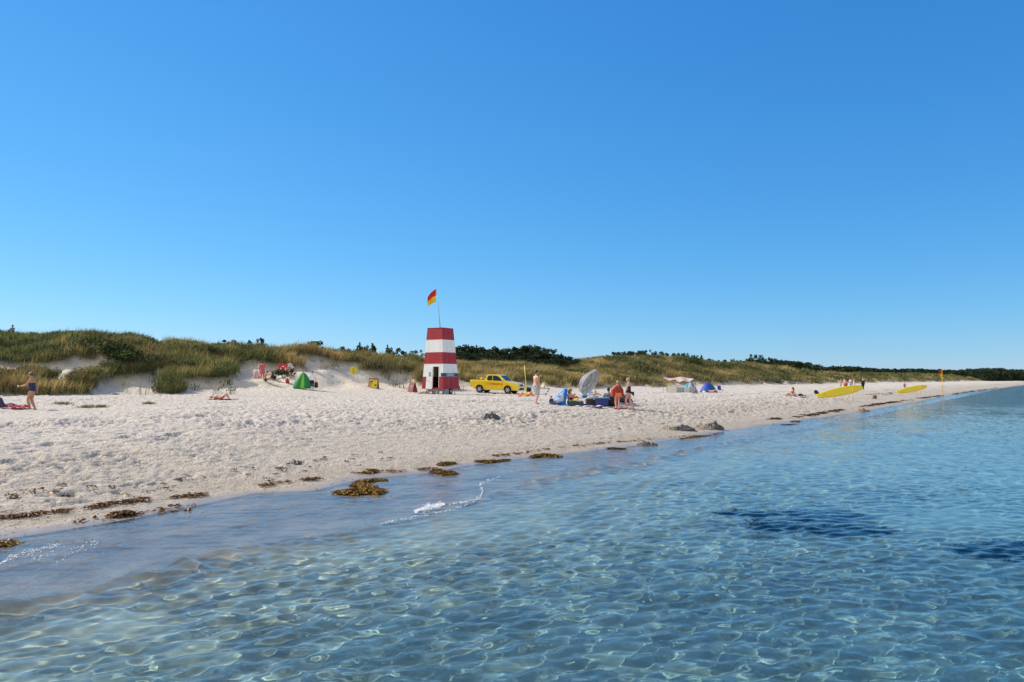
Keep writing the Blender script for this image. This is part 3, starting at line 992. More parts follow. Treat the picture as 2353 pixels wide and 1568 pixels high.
def remesh_build(name, mb, voxel, material, parent, smooth_it=2, attr=None):
    me = bpy.data.meshes.new(name + '_tmp'); me.from_pydata(mb.v, [], mb.f); me.update()
    o = bpy.data.objects.new(name + '_tmp', me); COL.objects.link(o)
    r = o.modifiers.new('r', 'REMESH'); r.mode = 'VOXEL'; r.voxel_size = voxel; r.use_smooth_shade = True
    sm = o.modifiers.new('s', 'SMOOTH'); sm.iterations = smooth_it; sm.factor = 0.5
    dg = bpy.context.evaluated_depsgraph_get()
    ev = o.evaluated_get(dg)
    res = bpy.data.meshes.new_from_object(ev, depsgraph=dg)
    res.name = name
    bpy.data.objects.remove(o); bpy.data.meshes.remove(me)
    res.materials.clear()
    res.materials.append(material)
    ob = bpy.data.objects.new(name, res); COL.objects.link(ob)
    if parent is not None: ob.parent = parent
    return ob


class Body:
    """a posed figure. local frame: faces +Y, z up, origin on the ground."""
    TORSO = [(-.10, .052, .048), (-.03, .088, .064), (.08, .098, .070), (.25, .088, .062), (.45, .074, .054), (.62, .084, .060), (.78, .094, .064),
             (.90, .096, .056), (.99, .066, .042), (1.06, .036, .036), (1.16, .031, .033)]

    def __init__(self, h, pelvis, chest_dir, bend=0.0, head_dir=(0, 0, 1), face=(0, 1, 0), hands=None, elbows=None, feet=None, knees=None, side=None,
                 girth=1.0, foot_dirs=None, mid_dir=None):
        self.h = h; self.g = girth
        self.pel = Vector(pelvis)
        cd = Vector(chest_dir).normalized()
        md = Vector(mid_dir).normalized() if mid_dir else Vector((0, 0, 1)).lerp(cd, 0.6).normalized()
        self.side = Vector(side).normalized() if side else Vector((1, 0, 0))
        Lt = 0.30 * h
        p0 = self.pel; p1 = p0 + md * Lt * .45; p2 = p1 + cd * Lt * .55
        self.spine = (p0, p1, p2)
        self.cd = cd; self.md = md
        hd = Vector(head_dir).normalized(); self.hd = hd
        self.neck = p2 + cd.lerp(hd, .5).normalized() * .05 * h
        self.head = self.neck + hd * .068 * h
        f = Vector(face); f = (f - hd * f.dot(hd))
        self.face = f.normalized()
        s = self.side
        fr = s.cross(cd) * -1
        self.front = Vector((0, 0, 0)) + (cd.cross(s) * -1 if cd.cross(s).dot(Vector((0, 1, 0))) < 0 else cd.cross(s))
        sh = p2 - cd * .028 * h
        self.shl = [sh - s * .100 * h * (0.9 + .1 * girth), sh + s * .100 * h * (0.9 + .1 * girth)]
        self.hip = [p0 - s * .050 * h - md * .015 * h, p0 + s * .050 * h - md * .015 * h]
        ua, fa = .165 * h, .145 * h
        th, sn = .245 * h, .24 * h
        hands = hands or [None, None]; elbows = elbows or [None, None]
        self.el = []; self.wr = []; self.hdir = []
        for i, sg in ((0, -1), (1, 1)):
            t = hands[i]
            t = Vector(t) if t is not None else self.shl[i] + Vector((sg * .07 * h, .03 * h, -.30 * h))
            hint = Vector(elbows[i]) if elbows[i] is not None else Vector((sg * .4, -1, 0))
            e, w = ik(self.shl[i], t, ua, fa, hint)
            self.el.append(e); self.wr.append(w); self.hdir.append((w - e).normalized())
        self.kn = []; self.an = []
        feet = feet or [(-.055 * h, 0, .045 * h), (.055 * h, 0, .045 * h)]
        knees = knees or [(0, 1, 0), (0, 1, 0)]
        for i in (0, 1):
            k, a = ik(self.hip[i], feet[i], th, sn, knees[i])
            self.kn.append(k); self.an.append(a)
        self.fd = [Vector(q).normalized() for q in (foot_dirs or [(-.2, 1, -.1), (.2, 1, -.1)])]

    def spine_at(self, t):
        t = float(t)
        p0, p1, p2 = self.spine
        if t <= 0: return p0 + self.md * .30 * self.h * t, self.md
        if t >= 1: return p2 + (self.neck - p2).normalized() * .30 * self.h * (t - 1), self.cd
        c = (1 - t) ** 2 * p0 + 2 * t * (1 - t) * p1 + t * t * p2
        d = (2 * (1 - t) * (p1 - p0) + 2 * t * (p2 - p1)).normalized()
        return c, d

    def torso(self, mb, t0=-.10, t1=1.16, inf=0.0, flare=0.0, n=16, cut=False):
        h = self.h
        T = self.TORSO
        ts = sorted(set([t0, t1] + [q[0] for q in T if t0 < q[0] < t1] + list(np.linspace(t0, t1, 9))))
        vs = []
        for t in ts:
            t = float(t)
            w = float(1) * np.interp(t, [q[0] for q in T], [q[1] for q in T]) * h * (self.g if t < 1 else 1) + inf
            d = np.interp(t, [q[0] for q in T], [q[2] for q in T]) * h * (self.g if t < 1 else 1) + inf
            w = float(w); d = float(d)
            if flare: w += flare * (1 - (t - t0) / (t1 - t0)) ** 1.3; d += flare * (1 - (t - t0) / (t1 - t0)) ** 1.3
            c, dr = self.spine_at(t)
            s = (self.side - dr * self.side.dot(dr)).normalized(); f = dr.cross(s)
            for k in range(n):
                a = 2 * math.pi * k / n
                ca, sa = math.cos(a), math.sin(a)
                ca = math.copysign(abs(ca) ** .85, ca); sa = math.copysign(abs(sa) ** .85, sa)
                vs.append(c + s * w * ca + f * d * sa)
        fs = []
        for i in range(len(ts) - 1):
            for k in range(n):
                a = i * n + k; b = i * n + (k + 1) % n
                fs.append((a, b, b + n, a + n))
        fs += [tuple(range(n - 1, -1, -1)), tuple((len(ts) - 1) * n + k for k in range(n))]
        mb.add(vs, fs)

    def limb(self, mb, a, b, ra, rb, t0=0, t1=1, inf=0, mid=None):
        a = Vector(a); b = Vector(b)
        p = [a.lerp(b, t0 + (t1 - t0) * q) for q in (0, .3, .6, 1)]
        rr = [(ra + (rb - ra) * (t0 + (t1 - t0) * q)) * self.g ** .6 + inf + (mid or 0) * math.sin(math.pi * (t0 + (t1 - t0) * q) ** .7) for q in (0, .3, .6, 1)]
        mb.tube(p, rr, 10)
        if inf == 0:
            mb.ball(a, rr[0], 10, 6); mb.ball(b, rr[-1], 10, 6)

    def leg(self, mb, i, t0=0.0, t1=2.0, inf=0):
        h = self.h
        if t0 < 1: self.limb(mb, self.hip[i], self.kn[i], .056 * h, .034 * h, t0, min(1, t1), inf, .004 * h)
        if t1 > 1: self.limb(mb, self.kn[i], self.an[i], .033 * h, .020 * h, max(0, t0 - 1), t1 - 1, inf, .008 * h)

    def arm(self, mb, i, t0=0.0, t1=2.0, inf=0):
        h = self.h
        if t0 < 1: self.limb(mb, self.shl[i], self.el[i], .028 * h, .022 * h, t0, min(1, t1), inf, .002 * h)
        if t1 > 1: self.limb(mb, self.el[i], self.wr[i], .0215 * h, .0145 * h, max(0, t0 - 1), t1 - 1, inf, .003 * h)

    def make(self, name_parent, skin, voxel=0.012):
        h = self.h
        mb = MB()
        self.torso(mb)
        p2 = self.spine[2]
        for i, sg in ((0, -1), (1, 1)):
            mb.ball(self.shl[i], .034 * h, 10, 7)
            mb.tube([p2 + self.cd * .012 * h, self.shl[i] + self.cd * .006 * h], [.030 * h, .028 * h], 8)
            self.arm(mb, i); self.leg(mb, i)
            # hand: palm, four bent fingers, thumb from the side of the palm
            d = self.hdir[i]; w = self.wr[i]
            up = Vector((0, 0, 1)) if abs(d.z) < .8 else Vector((0, 1, 0))
            sd_ = d.cross(up).normalized(); pn = sd_.cross(d).normalized()
            pc = w + d * .028 * h
            rot = Matrix((sd_, d, pn)).transposed()
            mb.ball(pc, (.021 * h, .030 * h, .011 * h), 10, 6, rot)
            for q, ln in zip((-1.5, -.5, .5, 1.5), (.036, .043, .040, .031)):
                b0 = pc + d * .024 * h + sd_ * q * .0105 * h
                b1 = b0 + (d * .75 - pn * .45).normalized() * ln * h * .5
                b2 = b1 + (d * .35 - pn * .9).normalized() * ln * h * .5
                mb.tube([b0, b1, b2], [.0062 * h, .0056 * h, .0048 * h], 6)
            t0 = pc - d * .008 * h + sd_ * .018 * h * sg
            t1 = t0 + (d * .6 + sd_ * sg * .7 - pn * .3).normalized() * .022 * h
            mb.tube([t0, t1, t1 + (d * .9 - pn * .4).normalized() * .018 * h], [.0075 * h, .0065 * h, .0055 * h], 6)
            # foot
            fd = self.fd[i]; an = self.an[i]
            fs_ = fd.cross(Vector((0, 0, 1)))
            fs_ = fs_.normalized() if fs_.length > 1e-3 else Vector((1, 0, 0))
            fu = fs_.cross(fd).normalized()
            rot = Matrix((fs_, fd, fu)).transposed()
            mb.ball(an + fd * .045 * h - fu * .020 * h, (.026 * h, .074 * h, .019 * h), 12, 8, rot)
            mb.ball(an - fd * .012 * h - fu * .016 * h, (.020 * h, .024 * h, .022 * h), 10, 6, rot)
        # head
        hd = self.hd; f = self.face; s = f.cross(hd).normalized()
        rot = Matrix((s, f, hd)).transposed()
        hc = self.head
        mb.tube([self.neck - hd * .035 * h, hc - hd * .02 * h], [.033 * h, .030 * h], 10)
        mb.ball(hc + hd * .010 * h - f * .004 * h, (.046 * h, .056 * h, .056 * h), 16, 12, rot)
        mb.ball(hc - hd * .026 * h + f * .014 * h, (.034 * h, .038 * h, .038 * h), 12, 8, rot)
        mb.tube([hc + f * .050 * h + hd * .008 * h, hc + f * .064 * h - hd * .012 * h], [.006 * h, .010 * h], 6)
        mb.ball(hc + f * .048 * h - hd * .034 * h, (.014 * h, .008 * h, .006 * h), 8, 5, rot)
        for sg in (-1, 1):
            mb.ball(hc + s * sg * .047 * h - hd * .004 * h, (.006 * h, .012 * h, .017 * h), 8, 5, rot)
            mb.ball(hc + s * sg * .018 * h + f * .050 * h + hd * .020 * h, (.014 * h, .006 * h, .005 * h), 8, 5, rot)
        b = remesh_build('body', mb, voxel, skin, name_parent)
        # eyes
        for sg in (-1, 1):
            eb = MB(); eb.ball(hc + s * sg * .018 * h + f * .0515 * h + hd * .008 * h, .0058 * h, 8, 6)
            eb.build('eye', M_DARK, name_parent, smooth=True)
        return b

    def hair(self, parent, m, style='short', voxel=0.012):
        h = self.h; hd = self.hd; f = self.face; s = f.cross(hd).normalized()
        rot = Matrix((s, f, hd)).transposed(); hc = self.head
        mb = MB()
        mb.ball(hc + hd * .022 * h - f * .012 * h, (.051 * h, .056 * h, .052 * h), 16, 10, rot)
        mb.ball(hc + hd * .002 * h - f * .026 * h, (.048 * h, .040 * h, .046 * h), 14, 8, rot)
        if style == 'bun':
            mb.ball(hc + hd * .045 * h - f * .058 * h, .028 * h, 10, 8)
        if style == 'tail':
            mb.tube([hc + hd * .02 * h - f * .05 * h, hc - f * .085 * h - hd * .01 * h, hc - f * .07 * h - hd * .10 * h], [.022 * h, .024 * h, .009 * h], 8)
        if style == 'long':
            mb.tube([hc + hd * .01 * h - f * .03 * h, hc - f * .045 * h - hd * .06 * h, hc - f * .05 * h - hd * .15 * h], [.046 * h, .046 * h, .030 * h], 10)
        return remesh_build('hair', mb, voxel, m, parent, 1)

    def cloth(self, name, parent, m, torso=None, legs=None, arms=None, inf=.012, flare=0, voxel=.012, extra=None):
        mb = MB()
        if torso: self.torso(mb, torso[0], torso[1], inf, flare)
        for i in (0, 1):
            if legs: self.leg(mb, i, legs[0], legs[1], inf * 1.3)
            if arms: self.arm(mb, i, arms[0], arms[1], inf)
            if arms: mb.ball(self.shl[i], .034 * self.h + inf, 10, 7)
        if extra: extra(mb)
        return remesh_build(name, mb, voxel, m, parent, 1)


def skinmat(name, c):
    return mat(name, c, 0.55, 0.08, 5.0, spec=0.35, sub=0.08)


SK1 = skinmat('skin_fair', (0.60, 0.36, 0.25)); SK2 = skinmat('skin_tanned', (0.46, 0.24, 0.14)); SK3 = skinmat('skin_pink', (0.62, 0.33, 0.24))
M_DARK = mat('dark_eye', (0.02, 0.015, 0.012), 0.3)
H_BLK = mat('hair_black', (0.012, 0.010, 0.009), 0.5, .3, 30); H_BRN = mat('hair_brown', (0.09, 0.05, 0.025), 0.5, .3, 30)
H_BLD = mat('hair_blond', (0.46, 0.30, 0.13), 0.5, .25, 30); H_RED = mat('hair_auburn', (0.24, 0.10, 0.04), 0.5, .25, 30)
F_NAVY = mat('navy_cloth', (0.010, 0.018, 0.075), 0.6); F_BLACK = mat('black_cloth', (0.012, 0.012, 0.015), 0.7)
F_BLUE = mat('blue_cloth', (0.03, 0.13, 0.42), 0.6); F_GREY = mat('light_grey_cloth', (0.42, 0.44, 0.42), 0.85, .12, 14)
F_WHITE = mat('white_cloth', (0.74, 0.75, 0.78), 0.8, .06, 9); F_PINK = mat('pink_cloth', (0.62, 0.10, 0.12), 0.8, .3, 60)
F_RED = mat('dark_red_cloth', (0.36, 0.03, 0.02), 0.8, .2, 12); F_ORNG = mat('orange_cloth', (0.80, 0.22, 0.05), 0.8, .15, 12)
F_YEL = mat('yellow_cloth', (0.80, 0.50, 0.04), 0.7, .1, 9); F_SLATE = mat('slate_shirt', (0.10, 0.15, 0.22), 0.8, .15, 10)
F_PALE = mat('pale_pink_cloth', (0.76, 0.46, 0.46), 0.8, .12, 9); F_PURP = mat('dark_purple_cloth', (0.055, 0.035, 0.075), 0.8, .3, 12)
F_KHAKI = mat('pale_grey_shirt', (0.50, 0.49, 0.42), 0.85, .1, 12); F_LBLUE = mat('light_blue_cloth', (0.18, 0.34, 0.62), 0.8, .1, 9)


def place(px, D, dz=0.0):
    x, y, z = at_depth(px, D)
    return (x, y, z + dz)


# 1 bather near the left edge, head bowed, looking at something white in the raised hand
h = 1.66
T = thing('person', 'person in navy one-piece swimsuit standing near the left edge, head bowed', 'person', place(76, 34), R(96))
b = Body(h, (0, 0, .525 * h), (0, .04, 1), face=(0, .75, -.65), head_dir=(0, .42, .9), hands=[(-.15, .42, 1.06), (.25, -.10, .80)], elbows=[(-.2, -.3, -1), (.3, -1, 0)],
         feet=[(-.08, .02, .045 * h), (.09, -.10, .045 * h)], girth=1.12)
b.make(T, SK2); b.hair(T, H_BRN, 'bun')
b.cloth('swimsuit', T, F_NAVY, torso=(-.10, .70), inf=.012)
for i in (0, 1):
    c, d = b.spine_at(.6); q_ = 1 if i else -1
    mb = MB(); mb.tube([c + b.side * .045 * q_ + Vector((0, .105, 0)), b.spine[2] + b.side * .06 * q_ + Vector((0, .03, .035)), c + b.side * .035 * q_ + Vector((0, -.115, 0))], .012, 6); mb.build('shoulder_strap', F_NAVY, T, smooth=True)
mb = MB(); mb.ball(b.wr[0] + b.hdir[0] * .10 + Vector((0, 0, .03)), (.05, .035, .04), 10, 7)
o = mb.build('drink_cup', F_WHITE, None, smooth=True); o.location = T.location; o.rotation_euler = T.rotation_euler
tag(o, 'small white thing held up in the hand of the bather in navy swimsuit', 'cup')

# 2 sunbather on a red towel, knees drawn up
x, y, z = at_px(512, 919)
h = 1.64
T = thing('person', 'sunbather lying flat on back with knees drawn up on a red towel', 'person', (x - .1, y, z + .02), R(-88))
b = Body(h, (0, .0, .11), (0, -1, .08), mid_dir=(0, -1, .02), side=(1, 0, 0), head_dir=(0, -1, .18), face=(0, .1, 1), hands=[(-.22, -.62, .36), (.12, -.10, .26)], elbows=[(-.4, -1, .9), (1, 0, .2)],
         feet=[(-.09, .50, .05), (.10, .56, .05)], knees=[(0, .1, 1), (0, .1, 1)], foot_dirs=[(0, 1, 0), (.1, 1, 0)])
b.make(T, SK1); b.hair(T, H_BLD, 'short')
b.cloth('bikini', T, F_RED, torso=(-.10, .05), inf=.008)
o = MB().sheet(lambda u, v: ((u - .5) * 1.9, (v - .5) * .8, .012 + .012 * math.sin(u * 17 + v * 5)), 30, 10, .012).build('beach_towel', F_RED, None, smooth=True)
o.location = (x, y, z + .035); o.rotation_euler = (0, 0, R(2)); tag(o, 'red towel spread under the lying sunbather', 'towel')

# 3 tanned seated figure, head in hands
h = 1.75
T = thing('person', 'tanned person sitting on the sand with arms raised to the head', 'person', place(610, 66), R(-80))
b = Body(h, (0, 0, .10), (0, .28, .96), mid_dir=(0, -.15, 1), head_dir=(0, .65, .76), face=(0, .8, -.55), hands=[(-.10, .40, .62), (.10, .42, .60)], elbows=[(-.5, .7, -.2), (.5, .7, -.2)],
         feet=[(-.16, .74, .06), (.14, .80, .06)], knees=[(-.25, 0, 1), (.3, 0, .8)], foot_dirs=[(0, 1, .3), (0, 1, .3)])
b.make(T, SK2, .014); b.hair(T, H_BRN, 'short', .014); b.cloth('swim_shorts', T, F_BLACK, torso=(-.1, .10), legs=(0, .45), inf=.012, voxel=.014)

# 4 pink dress, back to the camera
h = 1.66
T = thing('person', 'dark-haired person in a pink-red knee-length dress standing at the dune foot, back turned', 'person', place(603, 69), R(8))
b = Body(h, (0, 0, .525 * h), (0, .03, 1), face=(0, 1, -.1), hands=[(-.24, .05, .85), (.20, .22, 1.02)])
b.make(T, SK2, .014); b.hair(T, H_BLK, 'short', .014)
def _skirt(mb, b=b, h=h):
    mb.tube([(0, 0, .62 * h), (0, 0, .52 * h), (0, 0, .40 * h), (0, 0, .28 * h)], [.15, .20, .25, .29], 18)
b.cloth('dress', T, F_PINK, torso=(0, .97), arms=(0, .9), inf=.022, voxel=.016, extra=_skirt)

# 5 stooping person with grey shirt
h = 1.76
T = thing('person', 'person in pale grey shirt and black shorts stooping beside the red lifebuoy board', 'person', place(671, 69), R(78))
b = Body(h, (0, -.08, .50 * h), (0, .80, .62), mid_dir=(0, .25, 1), head_dir=(0, .95, .25), face=(0, .4, -.9), hands=[(-.12, .50, .62), (.12, .58, .86)], elbows=[(-.3, -.3, -1), (.3, -.3, -1)],
         feet=[(-.10, .05, .08), (.10, -.12, .08)])
b.make(T, SK2, .014); b.hair(T, H_BLK, 'short', .014)
b.cloth('shirt', T, F_KHAKI, torso=(.02, .98), arms=(0, .95), inf=.03, voxel=.016)
b.cloth('shorts', T, F_BLACK, torso=(-.1, .12), legs=(0, .85), inf=.02, voxel=.014)

# 6 white t-shirt, walking away with a bag
h = 1.68
T = thing('person', 'person in white t-shirt and black capri leggings walking away right of the green tent', 'person', place(718, 66), R(14))
b = Body(h, (0, 0, .515 * h), (0, .06, 1), face=(0, 1, -.1), hands=[(-.42, .12, 1.0), (.30, .04, .84)], elbows=[(-.5, -.2, -1), (.4, -1, 0)],
         feet=[(-.10, -.16, .09), (.06, .18, .075)])
b.make(T, SK1, .014); b.hair(T, H_RED, 'bun', .014)
b.cloth('t_shirt', T, F_WHITE, torso=(-.02, .98), arms=(0, .9), inf=.026, voxel=.015)
b.cloth('leggings', T, F_BLACK, torso=(-.1, .08), legs=(0, 1.4), inf=.010, voxel=.013)
wp = T.matrix_basis @ b.wr[1]
M_BAG = mat('black_bag_cloth', (0.02, 0.02, 0.022), .8)
Bg = thing('beach_bag', 'tall black beach bag with coral top carried by the person in white t-shirt', 'bag', tuple(wp + Vector((.04, 0, -.66))), R(14))
mb = MB(); mb.box((0, 0, .26), (.34, .18, .46), taper=.86); mb.build('bag_body', M_BAG, Bg, bevel=.04, smooth=True)
mb = MB(); mb.ball((0, 0, .50), (.13, .08, .09), 10, 7); mb.build('folded_towel', F_ORNG, Bg, smooth=True)
mb = MB(); mb.tube([(-.10, 0, .46), (-.06, 0, .60), (0, 0, .64), (.06, 0, .60), (.10, 0, .46)], .010, 6); mb.build('handle', M_BAG, Bg, smooth=True)

# 7 shirtless man in pale shorts
h = 1.84
T = thing('person', 'shirtless bearded person in pale grey shorts right of the truck, hand at mouth', 'person', place(1231, 42.5), R(-58))
b = Body(h, (0, 0, .525 * h), (0, .05, 1), face=(0, 1, -.28), head_dir=(0, .22, 1), hands=[(.02, .27, 1.52), (.22, .12, .90)], elbows=[(-.2, .5, -1), (.3, -1, 0)],
         feet=[(-.07, .03, .08), (.08, -.05, .08)], girth=1.02)
b.make(T, SK3, .011); b.hair(T, H_BLK, 'short', .011)
b.cloth('swim_shorts', T, F_GREY, torso=(-.1, .16), legs=(0, .95), inf=.028, voxel=.012)
mb = MB(); mb.ball(b.head - b.hd * .05 * h * .9 + b.face * .028 * h, (.036 * h, .034 * h, .026 * h), 12, 8)
mb.build('beard', H_BLK, T, smooth=True)

# 8 small child sitting by the blue shelter
h = .86
T = thing('person', 'toddler in navy sun suit sitting on the sand left of the blue shelter', 'person', place(1267, 42), R(-50))
b = Body(h, (0, 0, .07), (0, -.05, 1), face=(0, 1, 0), hands=[(-.16, .02, .06), (.16, .02, .06)], feet=[(-.10, .34, .04), (.10, .34, .04)], knees=[(0, 0, 1), (0, 0, 1)], girth=1.25,
         foot_dirs=[(0, .3, 1), (0, .3, 1)])
b.make(T, SK1, .010); b.hair(T, H_BRN, 'short', .010); b.cloth('sun_suit', T, F_NAVY, torso=(-.1, .97), legs=(0, .8), arms=(0, 1.2), inf=.012, voxel=.011)

# 9 seated woman with a sun hat behind the shelter
h = 1.66
T = thing('person', 'person in black swimsuit, sunglasses and straw hat sitting right of the blue shelter', 'person', place(1310, 42.6), R(196))
b = Body(h, (0, 0, .12), (.03, .10, 1), face=(-.55, 1, -.1), hands=[(-.30, .22, .34), (.26, .25, .40)], feet=[(-.14, .62, .06), (.20, .66, .06)], knees=[(-.1, 0, 1), (.2, 0, 1)], girth=1.08)
b.make(T, SK3, .011); b.hair(T, H_BRN, 'long', .011); b.cloth('swimsuit', T, F_BLACK, torso=(-.1, .68), inf=.012)
M_STRAW = mat('straw_hat', (0.42, 0.34, 0.2), .9, .3, 40, bump=.4)
mb = MB(); mb.ball(b.head + b.hd * .055 * h, (.105, .11, .075), 16, 8); mb.tube([b.head + b.hd * .048 * h, b.head + b.hd * .054 * h], [.165, .15], 20)
mb.build('sun_hat', M_STRAW, T, smooth=True)
s_x = b.face.cross(b.hd).normalized()
mb = MB()
for sg in (-1, 1): mb.ball(b.head + s_x * sg * .028 + b.face * .052 * h + b.hd * .013, (.030, .012, .02), 8, 6)
mb.build('sunglasses', M_DARK, T, smooth=True)

# 10 child wrapped in an orange and dark red towel
h = 1.12
T = thing('person', 'child wrapped in dark red and orange towel sitting behind the dark crate', 'person', place(1321, 43.2), R(150))
b = Body(h, (0, 0, .10), (0, .18, 1), face=(0, 1, -.1), hands=[(-.08, .25, .25), (.08, .25, .25)], feet=[(-.08, .36, .05), (.08, .38, .05)], knees=[(0, 0, 1), (0, 0, 1)])
b.make(T, SK1, .011); b.hair(T, H_BLD, 'short', .011)
b.cloth('towel_wrap', T, F_RED, torso=(-.1, 1.0), arms=(0, 1.2), inf=.05, voxel=.015)
mb = MB(); mb.ball((0, .20, .30), (.12, .08, .16), 12, 8); mb.build('towel_fold', F_ORNG, T, smooth=True)

# 11 blond child sitting farther back
h = 1.25
T = thing('person', 'blond child sitting on the sand behind the big grey parasol', 'person', place(1366, 60), R(-100))
b = Body(h, (0, 0, .09), (0, .12, 1), face=(0, 1, 0), hands=[(-.10, .30, .12), (.10, .3, .12)], feet=[(-.08, .52, .05), (.08, .56, .05)], knees=[(0, 0, 1), (0, 0, 1)])
b.make(T, SK3, .013); b.hair(T, H_BLD, 'tail', .013); b.cloth('bikini', T, F_BLACK, torso=(-.1, .14), inf=.01, voxel=.013)

# 12 man seated with his back to the camera
h = 1.82
T = thing('person', 'dark-haired person in slate grey shirt sitting with back turned behind the navy cooler', 'person', place(1398, 43.5), R(-14))
b = Body(h, (0, 0, .16), (0, .06, 1), face=(.3, 1, -.1), hands=[(-.30, .30, .30), (.30, .30, .3)], feet=[(-.16, .70, .06), (.18, .74, .06)], knees=[(-.1, 0, 1), (.1, 0, 1)], girth=1.1)
b.make(T, SK2, .012); b.hair(T, H_BLK, 'short', .012); b.cloth('shirt', T, F_SLATE, torso=(-.06, .99), arms=(0, .95), inf=.028, voxel=.014)
b.cloth('shorts', T, F_NAVY, torso=(-.1, .06), legs=(0, .8), inf=.02, voxel=.014)

# 13 blond child in a red towel cape
h = 1.50
T = thing('person', 'blond child in a dark red and orange towel cape standing beside the seated group', 'person', place(1419, 41.8), R(10))
b = Body(h, (0, 0, .525 * h), (0, .03, 1), face=(0, 1, -.1), hands=[(-.10, .16, 1.05), (.10, .16, 1.05)], elbows=[(-1, 0, -.6), (1, 0, -.6)], feet=[(-.11, 0, .07), (.10, .04, .07)])
b.make(T, SK3, .011); b.hair(T, H_BLD, 'bun', .011)
cp = lambda sg: (lambda u, v: (sg * (.02 + (.30 + .06 * v) * math.sin(u * 1.75) * (.45 + .55 * min(1, v * 2.6))), -.13 - .02 * math.sin(u * 14) * v + .25 * (1 - math.cos(u * 1.75)), h * .835 - v * (.62 - .10 * abs(u - .7))))
o = MB().sheet(cp(1), 18, 14, .014).sheet(cp(-1), 18, 14, .014).build('towel_cape', F_RED, T, smooth=True)
mb = MB().sheet(lambda u, v: ((u - .5) * .34, -.15 - .012 * math.sin(u * 20), h * .56 - v * .23), 12, 4, .012); mb.build('towel_hem', F_ORNG, T, smooth=True)
b.cloth('swim_bottoms', T, F_ORNG, torso=(-.1, .12), inf=.012)

# 14 blond woman in a black swimsuit
h = 1.69
T = thing('person', 'blond person in black swimsuit standing right of the group, looking down', 'person', place(1444, 41.8), R(68))
b = Body(h, (0, 0, .525 * h), (0, -.02, 1), face=(0, .9, -.5), head_dir=(0, .30, 1), hands=[(-.22, .16, .84), (.20, .06, .80)], feet=[(-.08, .06, .08), (.10, -.22, .08)], girth=1.05)
b.make(T, SK1, .011); b.hair(T, H_BLD, 'bun', .011); b.cloth('swimsuit', T, F_BLACK, torso=(-.1, .72), inf=.012)
mb = MB(); mb.sheet(lambda u, v: (.02 + .02 * math.sin(u * 9), -.10 - .20 * v, .93 - .20 * u * v - .06 * u), 8, 8, .01); mb.build('swim_skirt', F_BLACK, T, smooth=True)

# 15/16 far sunbathers
h = 1.68
T = thing('person', 'sunbather in black bikini sitting with legs stretched, left of the longer yellow board', 'person', place(1818, 70), R(82))
b = Body(h, (0, 0, .10), (0, -.22, 1), face=(0, .8, -.3), head_dir=(0, .1, 1), hands=[(-.2, -.3, .10), (.12, .30, .32)], feet=[(-.08, .72, .06), (.10, .84, .06)], knees=[(0, 0, 1), (0, 0, 1)])
b.make(T, SK2, .014); b.hair(T, H_BRN, 'long', .014); b.cloth('bikini', T, F_BLACK, torso=(-.1, .10), inf=.012, voxel=.013)
b.cloth('bikini_top', T, F_BLACK, torso=(.62, .80), inf=.012, voxel=.013)
T = thing('person', 'sunbather lying on a white towel beside the one in black bikini', 'person', place(1830, 70), R(-86))
b = Body(1.66, (0, .0, .11), (0, 1, .10), mid_dir=(0, 1, .02), side=(1, 0, 0), head_dir=(0, 1, .3), face=(0, -.1, 1), hands=[(-.3, .2, .08), (.25, .3, .2)],
         feet=[(-.08, -.80, .06), (.10, -.62, .06)], knees=[(0, 0, 1), (0, 0, 1)], foot_dirs=[(0, 0, 1), (0, -.2, 1)])
b.make(T, SK3, .015); b.hair(T, H_BRN, 'short', .015); b.cloth('swimsuit', T, F_WHITE, torso=(-.1, .2), inf=.012, voxel=.014)

# 17 group standing behind the near yellow board
grp = 'people standing behind the longer yellow board'
h = 1.35
T = thing('person', 'slim person partly turned away, leftmost behind the longer yellow board', 'person', place(1931, 105), R(40), grp)
b = Body(h, (0, 0, .525 * h), (0, .05, 1)); b.make(T, SK1, .018); b.hair(T, H_BLD, 'short', .018); b.cloth('swim_shorts', T, F_GREY, torso=(-.1, .14), legs=(0, .8), inf=.02, voxel=.018)
h = 1.75
T = thing('person', 'bare-backed person bending forward in dark red shorts behind the longer yellow board', 'person', place(1942.5, 92), R(5), grp)
b = Body(h, (0, 0, .515 * h), (0, .55, .84), face=(0, 1, -.6), head_dir=(0, .8, .5), hands=[(-.12, .30, .85), (.14, .34, .85)], girth=1.12)
b.make(T, SK3, .016); b.hair(T, H_BRN, 'short', .016); b.cloth('swim_shorts', T, F_RED, torso=(-.1, .16), legs=(0, .7), inf=.022, voxel=.016)
T = thing('person', 'person holding a light blue towel at the waist behind the longer yellow board', 'person', place(1953, 95), R(-60), grp)
b = Body(1.78, (0, 0, .525 * 1.78), (0, .04, 1), face=(0, 1, -.2), hands=[(-.12, .22, 1.05), (.15, .2, 1.0)], elbows=[(-1, -.3, -.3), (1, -.3, -.3)])
b.make(T, SK1, .016); b.hair(T, H_BRN, 'short', .016)
b.cloth('towel_wrap', T, F_LBLUE, torso=(-.1, .62), inf=.03, voxel=.018, extra=lambda mb: mb.tube([(0, 0, .95), (.03, .03, .42)], [.17, .20], 14))
T = thing('person', 'person in pale pink swimwear standing right of the one with the blue towel', 'person', place(1961.5, 96), R(70), grp)
b = Body(1.68, (0, 0, .525 * 1.68), (0, .04, 1)); b.make(T, SK3, .016); b.hair(T, H_BLD, 'tail', .016); b.cloth('swimsuit', T, F_PALE, torso=(-.1, .7), inf=.014, voxel=.015)
T = thing('person', 'blond person in long black clothes standing at the nose of the longer yellow board', 'person', place(1982, 103), R(20), grp)
b = Body(1.66, (0, 0, .525 * 1.66), (0, .04, 1)); b.make(T, SK1, .018); b.hair(T, H_BLD, 'long', .018)
